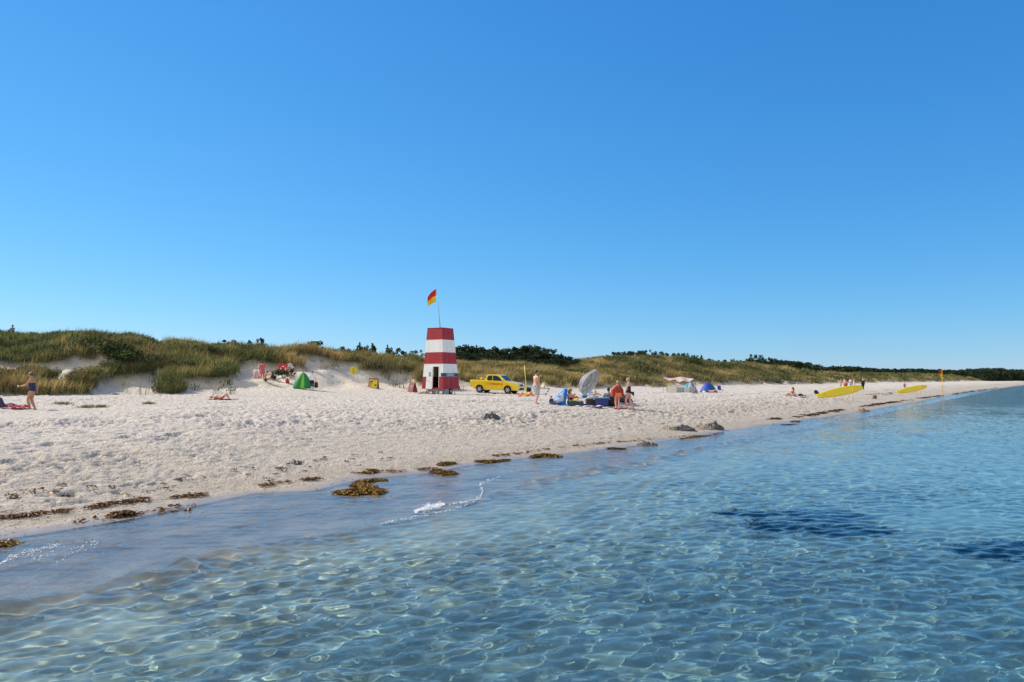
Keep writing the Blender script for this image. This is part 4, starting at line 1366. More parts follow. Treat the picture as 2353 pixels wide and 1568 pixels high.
b.cloth('long_coat', T, F_BLACK, torso=(-.1, .98), legs=(0, 1.5), arms=(0, 1.8), inf=.035, voxel=.018)
T = thing('person', 'person in black swimsuit standing behind the farther yellow board', 'person', place(2077, 108), R(-95))
b = Body(1.72, (0, 0, .525 * 1.72), (0, .04, 1), hands=[(-.1, .25, 1.1), (.2, .05, .9)]); b.make(T, SK2, .016); b.hair(T, H_BRN, 'short', .016); b.cloth('swimsuit', T, F_BLACK, torso=(-.1, .66), inf=.014, voxel=.015)

# 18 someone sitting up on the dune crest
x_, y_ = (27 - 1176.5) / PX * 71, 71
T = thing('person', 'tiny figure in dark clothes sitting up on the dune crest at the far left', 'person', (x_, y_, ground(x_, y_) + .35), R(170))
b = Body(1.7, (0, 0, .10), (0, .1, 1), face=(0, 1, 0), hands=[(-.15, .4, .4), (.15, .4, .4)], feet=[(-.12, .55, .05), (.12, .55, .05)], knees=[(0, 0, 1), (0, 0, 1)])
b.make(T, SK2, .018); b.hair(T, H_BRN, 'short', .018); b.cloth('jacket', T, F_SLATE, torso=(-.1, .98), arms=(0, 1.7), legs=(0, 1.6), inf=.025, voxel=.018)
# ------------------------------------------------------------------ paints and cloths
P_RED = mat('tower_red', (0.33, 0.007, 0.010), 0.5, .16, 2.2, bump=.15); P_WHITE = mat('tower_white', (0.77, 0.77, 0.74), 0.5, .08, 2.2, bump=.15)
P_DARKIN = mat('dark_interior', (0.02, 0.02, 0.022), 0.8); P_STEEL = mat('galvanised_steel', (0.42, 0.43, 0.44), 0.4, .1, 8, metal=.7)
P_RUB = mat('rubber', (0.018, 0.018, 0.018), 0.85, .2, 20); P_GREY = mat('grey_plastic', (0.28, 0.29, 0.30), 0.6)
P_YEL = mat('truck_yellow', (0.88, 0.60, 0.008), 0.25, .03, 3, coat=.6); P_YELB = mat('board_yellow', (0.82, 0.60, 0.012), 0.35, .05, 3)
P_GLASS = mat('dark_glass', (0.012, 0.016, 0.022), 0.06, .05, 3, spec=.8); P_CHROME = mat('alloy', (0.62, 0.62, 0.63), 0.3, .05, 5, metal=.6)
P_LAMPR = mat('red_lamp', (0.55, 0.01, 0.01), 0.2); P_LAMPW = mat('clear_lamp', (0.75, 0.77, 0.78), 0.12)
P_LETTER = mat('red_lettering', (0.62, 0.05, 0.015), 0.5); P_FLAGR = mat('flag_red', (0.68, 0.015, 0.03), 0.7, trans=.35); P_FLAGY = mat('flag_yellow', (0.85, 0.58, 0.01), 0.7, trans=.35)
P_SIGNY = mat('sign_yellow', (0.66, 0.56, 0.04), 0.55, .06, 5); P_BLACK = mat('black_print', (0.02, 0.02, 0.02), 0.6)
C_GREEN = mat('tent_green', (0.02, 0.26, 0.055), 0.6, .05, 4, trans=.25); C_LIME = mat('tent_lime', (0.22, 0.62, 0.06), 0.6, .05, 4, trans=.25)
C_TEAL = mat('tent_teal', (0.02, 0.26, 0.30), 0.6, .05, 4, trans=.2); C_BLUE = mat('shelter_blue', (0.008, 0.23, 0.66), 0.55, .06, 4, trans=.25)
C_LILAC = mat('mesh_lilac', (0.42, 0.52, 0.82), 0.6, .06, 5, trans=.3); C_WHITE = mat('tent_white', (0.70, 0.72, 0.72), 0.7, .05, 5, trans=.25)
C_TENTB = mat('tent_royal_blue', (0.008, 0.06, 0.42), 0.6, .06, 4, trans=.15); C_CREAM = mat('windbreak_cream', (0.80, 0.77, 0.66), 0.8, .04, 5, trans=.2)
C_WBGREY = mat('windbreak_grey', (0.44, 0.45, 0.47), 0.8, .06, 6, trans=.2); C_SAIL = mat('sail_pink', (0.70, 0.54, 0.53), 0.8, .08, 6, trans=.35)
C_PARA = mat('parasol_grey', (0.56, 0.57, 0.57), 0.75, .05, 5, trans=.25); C_PARAD = mat('parasol_stripe', (0.17, 0.17, 0.18), 0.75)
C_PAST = mat('parasol_lilac', (0.50, 0.46, 0.72), 0.75, .1, 5, trans=.3); P_WOOD = mat('wood', (0.32, 0.22, 0.12), .7, .25, 8)
P_COOL = mat('cooler_navy', (0.012, 0.035, 0.20), 0.45); P_CRATE = mat('crate_dark', (0.02, 0.045, 0.055), 0.6)


def text(body, size, m, parent, loc, rot, name='lettering', ext=0.004, align='CENTER', sx=1.0):
    cu = bpy.data.curves.new(name, 'FONT'); cu.body = body; cu.size = size; cu.extrude = ext; cu.align_x = align; cu.align_y = 'CENTER'; cu.offset = size * .012
    o = bpy.data.objects.new(name + '_t', cu); COL.objects.link(o)
    me = bpy.data.meshes.new_from_object(o.evaluated_get(bpy.context.evaluated_depsgraph_get())); bpy.data.objects.remove(o); bpy.data.curves.remove(cu)
    me.materials.clear(); me.materials.append(m)
    o = bpy.data.objects.new(name, me); COL.objects.link(o); o.parent = parent; o.location = loc; o.rotation_euler = rot; o.scale = (sx, 1, 1)
    return o


# ------------------------------------------------------------------ lifeguard tower
TD = 70.0
tx, ty, tz = at_depth(1013, TD)
tz = ground(tx, ty)
T = thing('lifeguard_tower', 'tall tapered lifeguard tower with red and white bands, open door and flagpole', 'lifeguard tower', (tx, ty, tz), R(-34 + 2))
# local frame: front wall (with the door) faces -Y turned to the left, side wall faces +X... both seen from the sea
Zb, Zt = 0.50, 6.04
wb, wt = 2.46 / 2, 1.70 / 2
tsh = (-0.11, 0.05)


def sec(z):
    t = (z - Zb) / (Zt - Zb)
    w = wb + (wt - wb) * t
    return [(-w + tsh[0] * t, -w + tsh[1] * t), (w + tsh[0] * t, -w + tsh[1] * t), (w + tsh[0] * t, w + tsh[1] * t), (-w + tsh[0] * t, w + tsh[1] * t)]


def on_face(f, u, z, off=0.0):
    """point on wall f (0 = door wall, 1 = window wall), u in 0..1"""
    s_ = sec(z); a = Vector((*s_[f], z)); b_ = Vector((*s_[(f + 1) % 4], z))
    p = a.lerp(b_, u)
    n_ = [Vector((0, -1, .12)), Vector((1, 0, .14)), Vector((0, 1, .12)), Vector((-1, 0, .12))][f].normalized()
    return p + n_ * off


H5 = (Zt - Zb)
cuts = [Zb, Zb + H5 * .202, Zb + H5 * .408, Zb + H5 * .604, Zb + H5 * .808, Zt]
DU0, DU1, DZ0, DZ1 = .50, .79, .60, 2.52         # door opening on the front wall
for i in range(5):
    z0, z1 = cuts[i], cuts[i + 1]
    mb = MB()
    th = .05
    for f in range(4):
        segs = [(0, 1, z0, z1)]
        if f == 0 and i < 2:
            segs = [(0, DU0, z0, z1), (DU1, 1, z0, z1)]
            if i == 0: segs.append((DU0, DU1, z0, DZ0))
            if i == 1: segs.append((DU0, DU1, DZ1, z1))
        for (u0, u1, a0, a1) in segs:
            q = [on_face(f, u0, a0), on_face(f, u1, a0), on_face(f, u1, a1), on_face(f, u0, a1)]
            n_ = (q[1] - q[0]).cross(q[3] - q[0]).normalized()
            vs = q + [p - n_ * th for p in q]
            mb.add(vs, [(0, 1, 2, 3), (7, 6, 5, 4), (0, 4, 5, 1), (1, 5, 6, 2), (2, 6, 7, 3), (3, 7, 4, 0)])
    mb.build('wall_band', P_RED if i % 2 == 0 else P_WHITE, T)
mb = MB(); mb.prism([(q[0] * 1.03, q[1] * 1.03) for q in sec(Zt)], Zt, Zt + .05); mb.prism([(q[0] * .99, q[1] * .99) for q in sec(Zb + .01)], Zb - .06, Zb + .012)
rf = MB(); rf.prism([(q[0] * 1.02, q[1] * 1.02) for q in sec(Zt)], Zt + .002, Zt + .05); rf.build('roof', P_RED, T)
fl = MB(); fl.prism([(q[0] * .965, q[1] * .965) for q in sec(Zb)], Zb + .005, Zb + .06); fl.build('floor', P_DARKIN, T)
# things seen inside: dark back panel with shelves
mb = MB(); mb.box((.15, .35, 1.3), (1.5, .05, 1.9)); mb.box((.15, .15, 1.15), (1.3, .4, .04)); mb.box((.15, .15, 1.75), (1.2, .35, .04)); mb.box((.3, .1, .85), (.5, .4, .5))
mb.build('inner_shelves', P_DARKIN, T)
# door: hinged open flat against the wall left of the opening
d0, d1 = .195, .485
dr = MB()
q = [on_face(0, d0, DZ0 - .12, .06), on_face(0, d1, DZ0 - .12, .06), on_face(0, d1, DZ1 + .02, .06), on_face(0, d0, DZ1 + .02, .06)]
n_ = (q[1] - q[0]).cross(q[3] - q[0]).normalized()
dr.add(q + [p - n_ * .045 for p in q], [(0, 1, 2, 3), (7, 6, 5, 4), (0, 4, 5, 1), (1, 5, 6, 2), (2, 6, 7, 3), (3, 7, 4, 0)])
door = dr.build('door', P_WHITE, T, bevel=.01)


def panel(name, f, u0, u1, z0, z1, off, m, parent, th=.012):
    q = [on_face(f, u0, z0, off), on_face(f, u1, z0, off), on_face(f, u1, z1, off), on_face(f, u0, z1, off)]
    n_ = (q[1] - q[0]).cross(q[3] - q[0]).normalized()
    return MB().add(q + [p - n_ * th for p in q], [(0, 1, 2, 3), (7, 6, 5, 4), (0, 4, 5, 1), (1, 5, 6, 2), (2, 6, 7, 3), (3, 7, 4, 0)]).build(name, m, parent)


panel('door_window', 0, .31, .42, 1.62, 2.02, .068, P_GREY, door)
mb = MB(); mb.tube([on_face(0, .23, 1.40, .09), on_face(0, .27, 1.25, .12), on_face(0, .36, 1.12, .12)], .012, 6); mb.build('door_handle', P_GREY, door, smooth=True)
for side in ((DU0 - .012, DU0 + .004), (DU1 - .004, DU1 + .012)): panel('door_frame', 0, side[0], side[1], DZ0, DZ1, .012, P_RED if False else P_WHITE, T)
# joints between the wall sheets
for f_, u_ in ((0, .17), (0, .86), (1, .34), (1, .68)):
    for z0_, z1_ in ((Zb, 1.55), (2.0, Zt)):
        if f_ == 0 and u_ < .5 and z0_ < 1: continue
        panel('panel_joint', f_, u_ - .0025, u_ + .0025, z0_, z1_, .004, P_GREY, T, .004)
for i_ in (1, 2, 3, 4): 
    for f_ in (0, 1):
        us = [(0, DU0), (DU1, 1)] if (f_ == 0 and i_ == 1) else [(0, 1)]
        for a_, b_ in us: panel('band_joint', f_, a_, b_, cuts[i_] - .012, cuts[i_] + .012, .008, P_WHITE, T, .008)
# long window band round the corner
wnd = panel('window', 1, -.02, .99, 1.62, 1.93, .03, P_GLASS, T, .03)
for u0, u1 in ((.20, .235), (.70, .73)): panel('window_bar', 1, u0, u1, 1.62, 1.93, .036, P_GREY, wnd)
panel('window_pane', 1, .26, .68, 1.65, 1.90, .034, mat('pale_glass', (.30, .34, .38), .15), wnd)
panel('window', 0, .90, 1.0, 1.62, 1.93, .028, P_GLASS, T, .03)
# chassis, wheels, supports, steps
mb = MB(); mb.box((0, 0, Zb - .075), (1.9, 1.9, .10)); mb.box((-.6, 0, Zb - .16), (.09, 2.3, .08)); mb.box((.6, 0, Zb - .16), (.09, 2.3, .08)); mb.build('chassis', P_STEEL, T)
for wx_, wy_ in ((-.95, .2), (.95, .2)):
    w = MB(); w.tube([(wx_ - .09, wy_, .27), (wx_ + .09, wy_, .27)], .27, 20); wo = w.build('wheel', P_RUB, T, auto=True)
    w = MB(); w.tube([(wx_ - .10, wy_, .27), (wx_ + .10, wy_, .27)], .13, 14); w.build('rim', P_STEEL, wo, auto=True)
for sx_, sy_ in ((-.9, -.95), (.9, -.95), (-.9, .95), (.9, .95)):
    w = MB(); w.tube([(sx_, sy_, -.05), (sx_, sy_, Zb - .03)], .03, 8); w.box((sx_, sy_, .0), (.24, .24, .05)); w.build('support_leg', P_STEEL, T)
mb = MB(); mb.box((1.02, -.62, .22), (.42, .5, .40)); mb.build('battery_box', P_GREY, T, bevel=.02)
mb = MB(); mb.box((.45, -1.32, .32), (.62, .22, .04)); mb.box((.45, -1.42, .16), (.62, .22, .04))
for sx_ in (.16, .74): mb.box((sx_, -1.38, .18), (.04, .30, .36))
mb.build('steps', P_STEEL, T)
mb = MB(); mb.tube([(-.3, -1.0, .30), (-.2, -1.9, .24), (-.15, -2.3, .10)], .04, 8); mb.tube([(-.15, -2.25, .12), (-.15, -2.25, -.05)], .05, 8); mb.build('drawbar', P_STEEL, T, smooth=True)
# flagpole and flag
pt = Vector((tsh[0] - .02, tsh[1], Zt)); ptop = pt + Vector((-.42, -.15, 3.85))
mb = MB(); mb.tube([pt, pt + Vector((-.10, -.03, 1.4)), ptop], [.035, .03, .02], 8); mb.ball(ptop, .04, 8, 6); mb.build('flagpole', P_STEEL, T, smooth=True)


def flag(parent, top, hoist, fly, dirx, m1, m2, droop=.75, curl=.12):
    """drooping flag: red half above, yellow half below"""
    for nm, m, v0, v1 in (('flag_red_half', m1, 0, .5), ('flag_yellow_half', m2, .5, 1)):
        def fn(u, v, v0=v0, v1=v1):
            w = v0 + (v1 - v0) * v
            x = dirx * fly * u * (1 - .35 * u * droop)
            return (top[0] + x * .92, top[1] + curl * math.sin(u * 9 + w * 3) * u + .05 * math.sin(w * 11) * u, top[2] - w * hoist * (1 - .25 * u) - droop * fly * .9 * u ** 1.15)
        MB().sheet(fn, 16, 8, .006).build(nm, m, parent, smooth=True)


fT = bpy.data.objects.new('flag', None); COL.objects.link(fT); fT.parent = T; fT.rotation_euler = (0, 0, R(32)); fT.location = (ptop.x + .02, ptop.y, 0)
flag(fT, (0, 0, ptop.z - .12), 1.22, 1.15, -1, P_FLAGR, P_FLAGY)

# ------------------------------------------------------------------ pickup truck
kx, ky, kz = at_depth(1143, 75)
kz = max(ground(kx - 1.4, ky), ground(kx + 1.4, ky - .8)) + .0
T = thing('pickup_truck', 'bright yellow double-cab pickup truck with red lettering parked right of the tower', 'pickup truck', (kx, ky, kz - .02), R(-24))
T.rotation_euler = (0, R(1.6), R(-24))
# local: length along X (front +X), width Y, near side faces -Y
side = [(-2.58, .56), (-2.64, 1.22), (-2.58, 1.28), (-1.04, 1.26), (-.84, 1.76), (-.66, 1.84), (.26, 1.84), (.55, 1.78), (1.28, 1.22), (2.05, 1.10), (2.45, .99), (2.60, .76), (2.60, .48), (2.5, .36),
        (2.02, .34), (1.98, .55), (1.85, .76), (1.62, .86), (1.36, .86), (1.12, .76), (1.0, .55), (.96, .33), (-1.02, .33), (-1.06, .55), (-1.2, .76), (-1.42, .86), (-1.68, .86), (-1.9, .76), (-2.04, .55), (-2.08, .42)]
W2 = .88
mb = MB()
rotp = Matrix(((1, 0, 0), (0, 0, -1), (0, 1, 0)))
def yy(z): return W2 - max(0, z - 1.20) * .28 - max(0, .6 - z) * .06
n = len(side)
bmv = [Vector((x, -yy(z), z)) for x, z in side] + [Vector((x, yy(z), z)) for x, z in side]
mb.add(bmv, [tuple(range(n)), tuple(range(2 * n - 1, n - 1, -1))] + [(i, i + n, (i + 1) % n + n, (i + 1) % n) for i in range(n)])
body = mb.build('body', P_YEL, T, bevel=.035, auto=True)
mb = MB(); mb.box((-1.80, 0, 1.262), (1.36, 1.46, .05)); mb.build('load_bed', P_BLACK, T)
mb = MB(); mb.box((-1.60, .1, 1.34), (.5, .5, .14)); mb.ball((-1.65, -.1, 1.46), (.16, .1, .09), 10, 6); mb.build('rescue_gear', F_YEL, T, smooth=True)
def quadpanel(name, pts, m, parent, y_off=.008, th=.02):
    """flat pane on the side given (x,z) corners; follows the slope of the cabin"""
    for sg in (-1, 1):
        q = [Vector((x, sg * (yy(z) + y_off), z)) for x, z in pts]; k = len(q)
        q2 = [p - Vector((0, sg * th, 0)) for p in q]
        MB().add(q + q2, [tuple(range(k)), tuple(range(2 * k - 1, k - 1, -1))] + [(i, i + k, (i + 1) % k + k, (i + 1) % k) for i in range(k)]).build(name, m, parent)
quadpanel('side_window', [(-.80, 1.36), (-.74, 1.62), (-.62, 1.73), (-.24, 1.74), (-.20, 1.25), (-.62, 1.25)], P_GLASS, T)
quadpanel('side_window', [(-.13, 1.25), (-.17, 1.74), (.20, 1.73), (.46, 1.63), (.90, 1.28), (.86, 1.23)], P_GLASS, T)
# doors: thin seams and handles, lettering
for x0 in (-.86, -.14, .92):
    mb = MB()
    for sg in (-1, 1): mb.box((x0, sg * (W2 + .001), .82), (.012, .006, .76))
    mb.build('door_seam', P_BLACK, T)
for x0 in (-.62, .10 + .05):
    mb = MB()
    for sg in (-1, 1): mb.box((x0, sg * (W2 + .02), 1.12), (.16, .03, .035))
    mb.build('door_handle', P_YEL, T, bevel=.008)
def front_panel(name, pts, m, parent, off=.01, th=.03):
    q = [Vector(p) for p in pts]; n_ = (q[1] - q[0]).cross(q[-1] - q[0]).normalized(); k = len(q)
    q = [p + n_ * off for p in q]
    return MB().add(q + [p - n_ * th for p in q], [tuple(range(k)), tuple(range(2 * k - 1, k - 1, -1))] + [(i, i + k, (i + 1) % k + k, (i + 1) % k) for i in range(k)]).build(name, m, parent)
front_panel('windscreen', [(1.22, -.76, 1.26), (1.22, .76, 1.26), (.60, .66, 1.74), (.60, -.66, 1.74)], P_GLASS, T, off=.012)
front_panel('rear_window', [(-1.01, .66, 1.32), (-1.01, -.66, 1.32), (-.87, -.60, 1.68), (-.87, .60, 1.68)], P_GLASS, T, off=.012)
for sg in (-1, 1):
    mb = MB(); mb.ball((2.40, sg * .66, .88), (.20, .19, .085), 14, 8, Matrix.Rotation(R(-10), 3, 'Y') @ Matrix.Rotation(R(-24 * sg), 3, 'Z')); mb.build('headlight', P_LAMPW, T, smooth=True)
    mb = MB(); mb.box((-2.61, sg * .78, 1.06), (.08, .17, .34)); mb.build('tail_light', P_LAMPR, T, bevel=.02)
    mb = MB(); mb.ball((.98, sg * 1.00, 1.32), (.08, .13, .10), 12, 8); mb.box((.96, sg * .88, 1.26), (.05, .12, .05)); mb.build('mirror', P_CHROME, T, smooth=True)
    mb = MB(); mb.box((-.03, sg * .86, .34), (1.9, .14, .05)); mb.build('side_step', P_CHROME, T, bevel=.02)
    mb = MB(); mb.ball((2.54, sg * .62, .56), (.07, .08, .06), 10, 6); mb.build('fog_lamp', P_LAMPW, T, smooth=True)
mb = MB(); mb.box((2.57, 0, .84), (.08, .62, .17)); mb.build('grille', P_BLACK, T, bevel=.02)
mb = MB(); mb.box((2.585, 0, .50), (.10, 1.0, .20)); mb.build('bumper_intake', P_BLACK, T, bevel=.02)
mb = MB(); mb.box((2.50, 0, .35), (.22, 1.70, .10)); mb.build('bumper_guard', P_CHROME, T, bevel=.03)
for x0 in (-1.55, 1.49):
    for sg in (-1, 1):
        w = MB(); w.tube([(x0, sg * .60, .38), (x0, sg * .63, .38), (x0, sg * .86, .38), (x0, sg * .88, .38)], [.34, .385, .385, .35], 28); wo = w.build('wheel', P_RUB, T, auto=True)
        rm = MB(); rm.tube([(x0, sg * .865, .38), (x0, sg * .89, .38)], [.24, .235], 24)
        rm.build('rim', P_BLACK, wo, auto=True)
        rm = MB()
        for j in range(6):
            a = j * math.pi / 3; rm.box((x0 + math.cos(a) * .13, sg * .90, .38 + math.sin(a) * .13), (.21, .02, .075), Matrix.Rotation(-a, 3, 'Y'))
        rm.tube([(x0, sg * .885, .38), (x0, sg * .915, .38)], .06, 12)
        rm.build('spokes', P_CHROME, wo)
        wa_ = MB()
        for q_ in range(13):
            a0 = R(-8 + q_ * 196 / 13); a1 = R(-8 + (q_ + 1) * 196 / 13)
            wa_.add([(x0 + math.cos(a) * r_, sg * yv, .40 + math.sin(a) * r_) for a in (a0, a1) for r_ in (.44, .505) for yv in (.86, .925)], [(0, 1, 5, 4), (2, 6, 7, 3), (1, 3, 7, 5), (0, 4, 6, 2)])
        wa_.build('wheel_arch', P_YEL, T)
mb = MB(); mb.box((0, 0, .40), (3.9, 1.1, .16)); mb.build('chassis', P_BLACK, T)
text('LIVREDDER', .235, P_LETTER, T, (.04, -.893, .90), (R(90), 0, 0), sx=1.0)
mb = MB()
for z_ in (.97, .90, .83): mb.box((-.72, -.888, z_), (.035, .012, .05))
mb.build('lettering_mark', P_LETTER, T)
mb = MB(); mb.tube([(.83, -.886, .90), (.83, -.895, .90)], .10, 20); em = mb.build('emblem', P_LETTER, T)
mb = MB(); mb.box((.83, -.897, .90), (.035, .008, .11)); mb.box((.83, -.898, .915), (.09, .008, .03)); mb.build('emblem_centre', P_YEL, em)

# ------------------------------------------------------------------ trailer frame behind the shirtless man
x, y, z = at_depth(1222, 81)
T = thing('boat_trailer', 'low grey metal trailer frame with black straps standing behind the shirtless person', 'trailer', (x, y, z), R(-6))
mb = MB()
mb.tube([(-1.6, -.5, .5), (-.9, -.55, .55), (1.0, -.4, .5), (1.9, 0, .42)], .035, 8); mb.tube([(-1.6, .5, .5), (-.9, .55, .55), (1.0, .4, .5), (1.9, 0, .42)], .035, 8)
for q in (-1.5, -.6, .4): mb.tube([(q, -.55, .52), (q, .55, .52)], .03, 6)
mb.build('frame', P_STEEL, T, smooth=True)
mb = MB()
for q in (-1.45, -1.0, -.5, .1): mb.tube([(q, -.5, .5), (q - .12, -.5, .86), (q + .3, -.45, .78), (q + .35, -.5, .5)], .025, 6)
mb.tube([(-1.6, -.5, .86), (.4, -.46, .80)], .022, 6)
mb.build('cradle', P_GREY, T, smooth=True)
for sg in (-1, 1):
    mb = MB(); mb.tube([(-.35, sg * .62, .26), (-.35, sg * .78, .26)], .26, 18); mb.build('wheel', P_RUB, T, auto=True)
mb = MB(); mb.tube([(1.75, -.05, .42), (1.72, -.05, .0)], .03, 8); mb.tube([(1.5, -.12, .85), (1.75, -.05, .55), (1.9, .05, .30), (1.62, -.1, .05)], .022, 6); mb.tube([(1.66, -.05, .05), (1.66, .02, .05)], .07, 10); mb.build('jockey_wheel', P_BLACK, T, smooth=True)

# yellow pole with gear at its foot
x, y, z = at_depth(1210, 60)
o = MB().tube([(0, 0, -.2), (-.05, 0, .9), (-.17, .02, 2.45)], [.03, .028, .022], 8).build('marker_pole', P_YELB, None, smooth=True)
o.location = (x, y, z); tag(o, 'thin yellow pole stuck leaning in the sand between the truck and the shirtless person', 'pole')
for px, lb, m, sz in ((1199, 'red-orange rescue float lying left of the thin yellow pole', F_ORNG, (.20, .13, .17)), (1219, 'red-orange rescue float lying right of the thin yellow pole, beside the feet', F_ORNG, (.17, .13, .22))):
    x, y, z = at_depth(px, 60)
    T = thing('rescue_float', lb, 'rescue float', (x, y, z))
    mb = MB(); mb.tube([(-sz[0] * 1.5, 0, .06), (-sz[0] * .5, 0, .11), (sz[0] * .3, 0, sz[2] * 1.5), (sz[0], 0, .10)], [.06, .11, .12, .05], 12); mb.build('float_body', m, T, smooth=True)
    mb = MB(); mb.tube([(sz[0] * 1.0, 0, .10), (sz[0] * 1.5, .05, .04), (sz[0] * 2.2, -.03, .03)], .022, 6); mb.build('strap', P_BLACK, T, smooth=True)
x, y, z = at_depth(1209.5, 60)
o = MB().sheet(lambda u, v: ((u - .5) * .95, (v - .5) * .42 * math.sin(.35 + u * 2.4), .07 + .09 * math.sin(u * 3.1)), 16, 8, .05).build('yellow_board', F_YEL, None, smooth=True)
o.location = (x, y, z); tag(o, 'small yellow board lying at the foot of the thin yellow pole', 'board')
x, y, z = at_depth(1247, 62)
o = MB().tube([(-.8, 0, .03), (.15, 0, .035), (.2, 0, .05)], [.018, .018, .018], 6).ball((.26, 0, .07), .075, 10, 8).build('fallen_stake', P_BLACK, None, smooth=True)
o.location = (x, y, z); tag(o, 'thin dark stake with a knob lying on the sand right of the shirtless person', 'stake')

# ------------------------------------------------------------------ parasols
def parasol(name, label, px, D, dia, tilt_axis, pole_len, cm, stripe=None, rz=0, head_h=1.5, n=8):
    x, y, z = at_depth(px, D)
    T = thing(name, label, 'parasol', (x, y, z), rz)
    ax = Vector(tilt_axis).normalized()
    foot = Vector((0, 0, -.1)); hub = Vector((0, 0, head_h)) * 1.0 + Vector((-.08, 0, 0))
    u = ax.cross(Vector((0, 0, 1))).normalized(); w = ax.cross(u)
    rad = dia / 2; sag = dia * .17
    apex = hub + ax * .10
    def pt(a, q, inner=0.0):
        k = 1 - .055 * (math.cos(n * a) * -.5 + .5) * q
        return apex + (u * math.cos(a) + w * math.sin(a)) * rad * q * k - ax * (sag * (q ** 1.7) + inner)
    rings = [.0, .16, .50, .56, .80, .845, .88, .95, 1.0]
    mb = MB(); na_ = n * 6
    vs = [pt(2 * math.pi * k / na_, q) for q in rings for k in range(na_)]; m1 = len(vs)
    vs += [pt(2 * math.pi * k / na_, q, .012) for q in rings for k in range(na_)]
    for j in range(len(rings) - 1):
        for k in range(na_):
            a = j * na_ + k; b_ = j * na_ + (k + 1) % na_
            mb.cur = 0
            mb.add([vs[a], vs[b_], vs[b_ + na_], vs[a + na_]], [(0, 1, 2, 3)])
            mb.cur = 1 if (stripe and j in (2, 5)) else 0
            mb.add([vs[m1 + a + na_], vs[m1 + b_ + na_], vs[m1 + b_], vs[m1 + a]], [(0, 1, 2, 3)])
    mb.cur = 0
    # valance
    for k in range(na_):
        a0 = 2 * math.pi * k / na_; a1 = 2 * math.pi * (k + 1) / na_
        p0, p1 = pt(a0, 1), pt(a1, 1)
        mb.add([p0, p1, p1 - ax * .16, p0 - ax * .16], [(0, 1, 2, 3)])
    mb.build('canopy', [cm, stripe or cm], T)
    mb = MB(); mb.tube([foot, hub - Vector((0, 0, .25)) + Vector((.02, 0, 0)), hub - ax * .30, apex], .02, 8); mb.build('pole', P_STEEL if not stripe else P_GREY, T, smooth=True)
    for k in range(n):
        a = 2 * math.pi * k / n
        rb = MB(); rb.tube([pt(a, .02, .02), pt(a, .5, .022), pt(a, .98, .022)], .007, 5); rb.build('rib', P_STEEL, T)
        if k % 2 == 0 or True:
            st = MB(); st.tube([hub - ax * .40, pt(a, .5, .022)], .006, 5); st.build('strut', P_STEEL, T)
    return T


parasol('parasol', 'big grey parasol with darker rings tilted on its side behind the beach group', 1350, 46, 1.72, (-.70, .50, .52), 1.8, C_PARA, C_PARAD, head_h=1.42)
parasol('parasol', 'second parasol in pale lilac and blue, mostly hidden behind the big grey one', 1341, 52, 1.2, (-.75, .35, .5), 1.6, C_PAST, None, head_h=1.30, n=6)

# ------------------------------------------------------------------ tents
def dome_panels(T, fn, segs, mats, nv=10):
    for i, (a0, a1, m) in enumerate(segs):
        MB().sheet(lambda u, v, a0=a0, a1=a1: fn(a0 + (a1 - a0) * u, v), 8, nv, .01).build('fabric_panel', mats[m], T, smooth=True)


# green pop-up tent
x, y, z = at_depth(695, 66)
T = thing('pop_up_tent', 'green and lime pop-up beach tent shaped like a leaf at the dune foot', 'tent', (x, y, z), 0)
def gt(a, v):     # a: azimuth 0..pi seen from the sea left to right, v: up
    w = .78 * (1 - v ** 1.9) ** .75; ap = (.05, .1, 1.42)
    return (ap[0] * v - w * math.cos(a), ap[1] * v - .62 * w / .78 * math.sin(a), 1.42 * v + .0)
dome_panels(T, gt, [(0, .50 * math.pi, 'g'), (.50 * math.pi, .64 * math.pi, 'l'), (.64 * math.pi, .86 * math.pi, 'g2'), (.86 * math.pi, 1.15 * math.pi, 't')], {'g': C_GREEN, 'l': C_LIME, 'g2': C_GREEN, 't': C_TEAL})
dome_panels(T, lambda a, v: (gt(a, v)[0], gt(a, v)[1], gt(a, v)[2]), [(1.75 * math.pi, 2 * math.pi, 'g'), (1.15 * math.pi, 1.35 * math.pi, 't')], {'g': C_GREEN, 't': C_TEAL})
mb = MB(); mb.tube([gt(.5 * math.pi, q) for q in np.linspace(0, .99, 9)], .012, 5); mb.tube([gt(1.0 * math.pi, q) for q in np.linspace(0, .99, 9)], .012, 5); mb.build('hoop', C_GREEN, T, smooth=True)

# small blue shelter near the group
x, y, z = at_depth(1288, 42.5)
T = thing('beach_shelter', 'small sky-blue pop-up shelter with mesh window, left of the seated group', 'beach shelter', (x, y, z), R(0))
mb = MB()
def bs(u, v):
    r = .98 * math.sin(v * math.pi / 2) ** .8
    xx = -.42 + .66 * u
    top = (.30 + .70 * u ** .8) * .93
    a = v * math.pi
    return (xx - .10 * (1 - u) * 0, -math.cos(a) * (.34 + .14 * u), top * math.sin(a) ** .7)
mb.sheet(bs, 12, 22, .012)
mb.build('hood', C_BLUE, T, smooth=True)
mb = MB(); mb.sheet(lambda u, v: (-.42 + .01 - .06 * math.sin(v * 3.14), -math.cos(v * math.pi) * .34, (.30 * .93) * math.sin(v * math.pi) ** .7 * u), 4, 16, .01); mb.build('end_panel', C_BLUE, T, smooth=True)
def bw(u0, u1, v0, v1, off):
    def f(u, v):
        p = Vector(bs(u0 + (u1 - u0) * u, v0 + (v1 - v0) * v)); return p + Vector((0, -off, off * .35))
    return f
MB().sheet(bw(.16, .84, .05, .20, .012), 10, 6, .006).build('mesh_window', C_WHITE, T, smooth=True)
MB().sheet(bw(.14, .86, .20, .30, .014), 10, 4, .006).build('rolled_blind', C_LILAC, T, smooth=True)
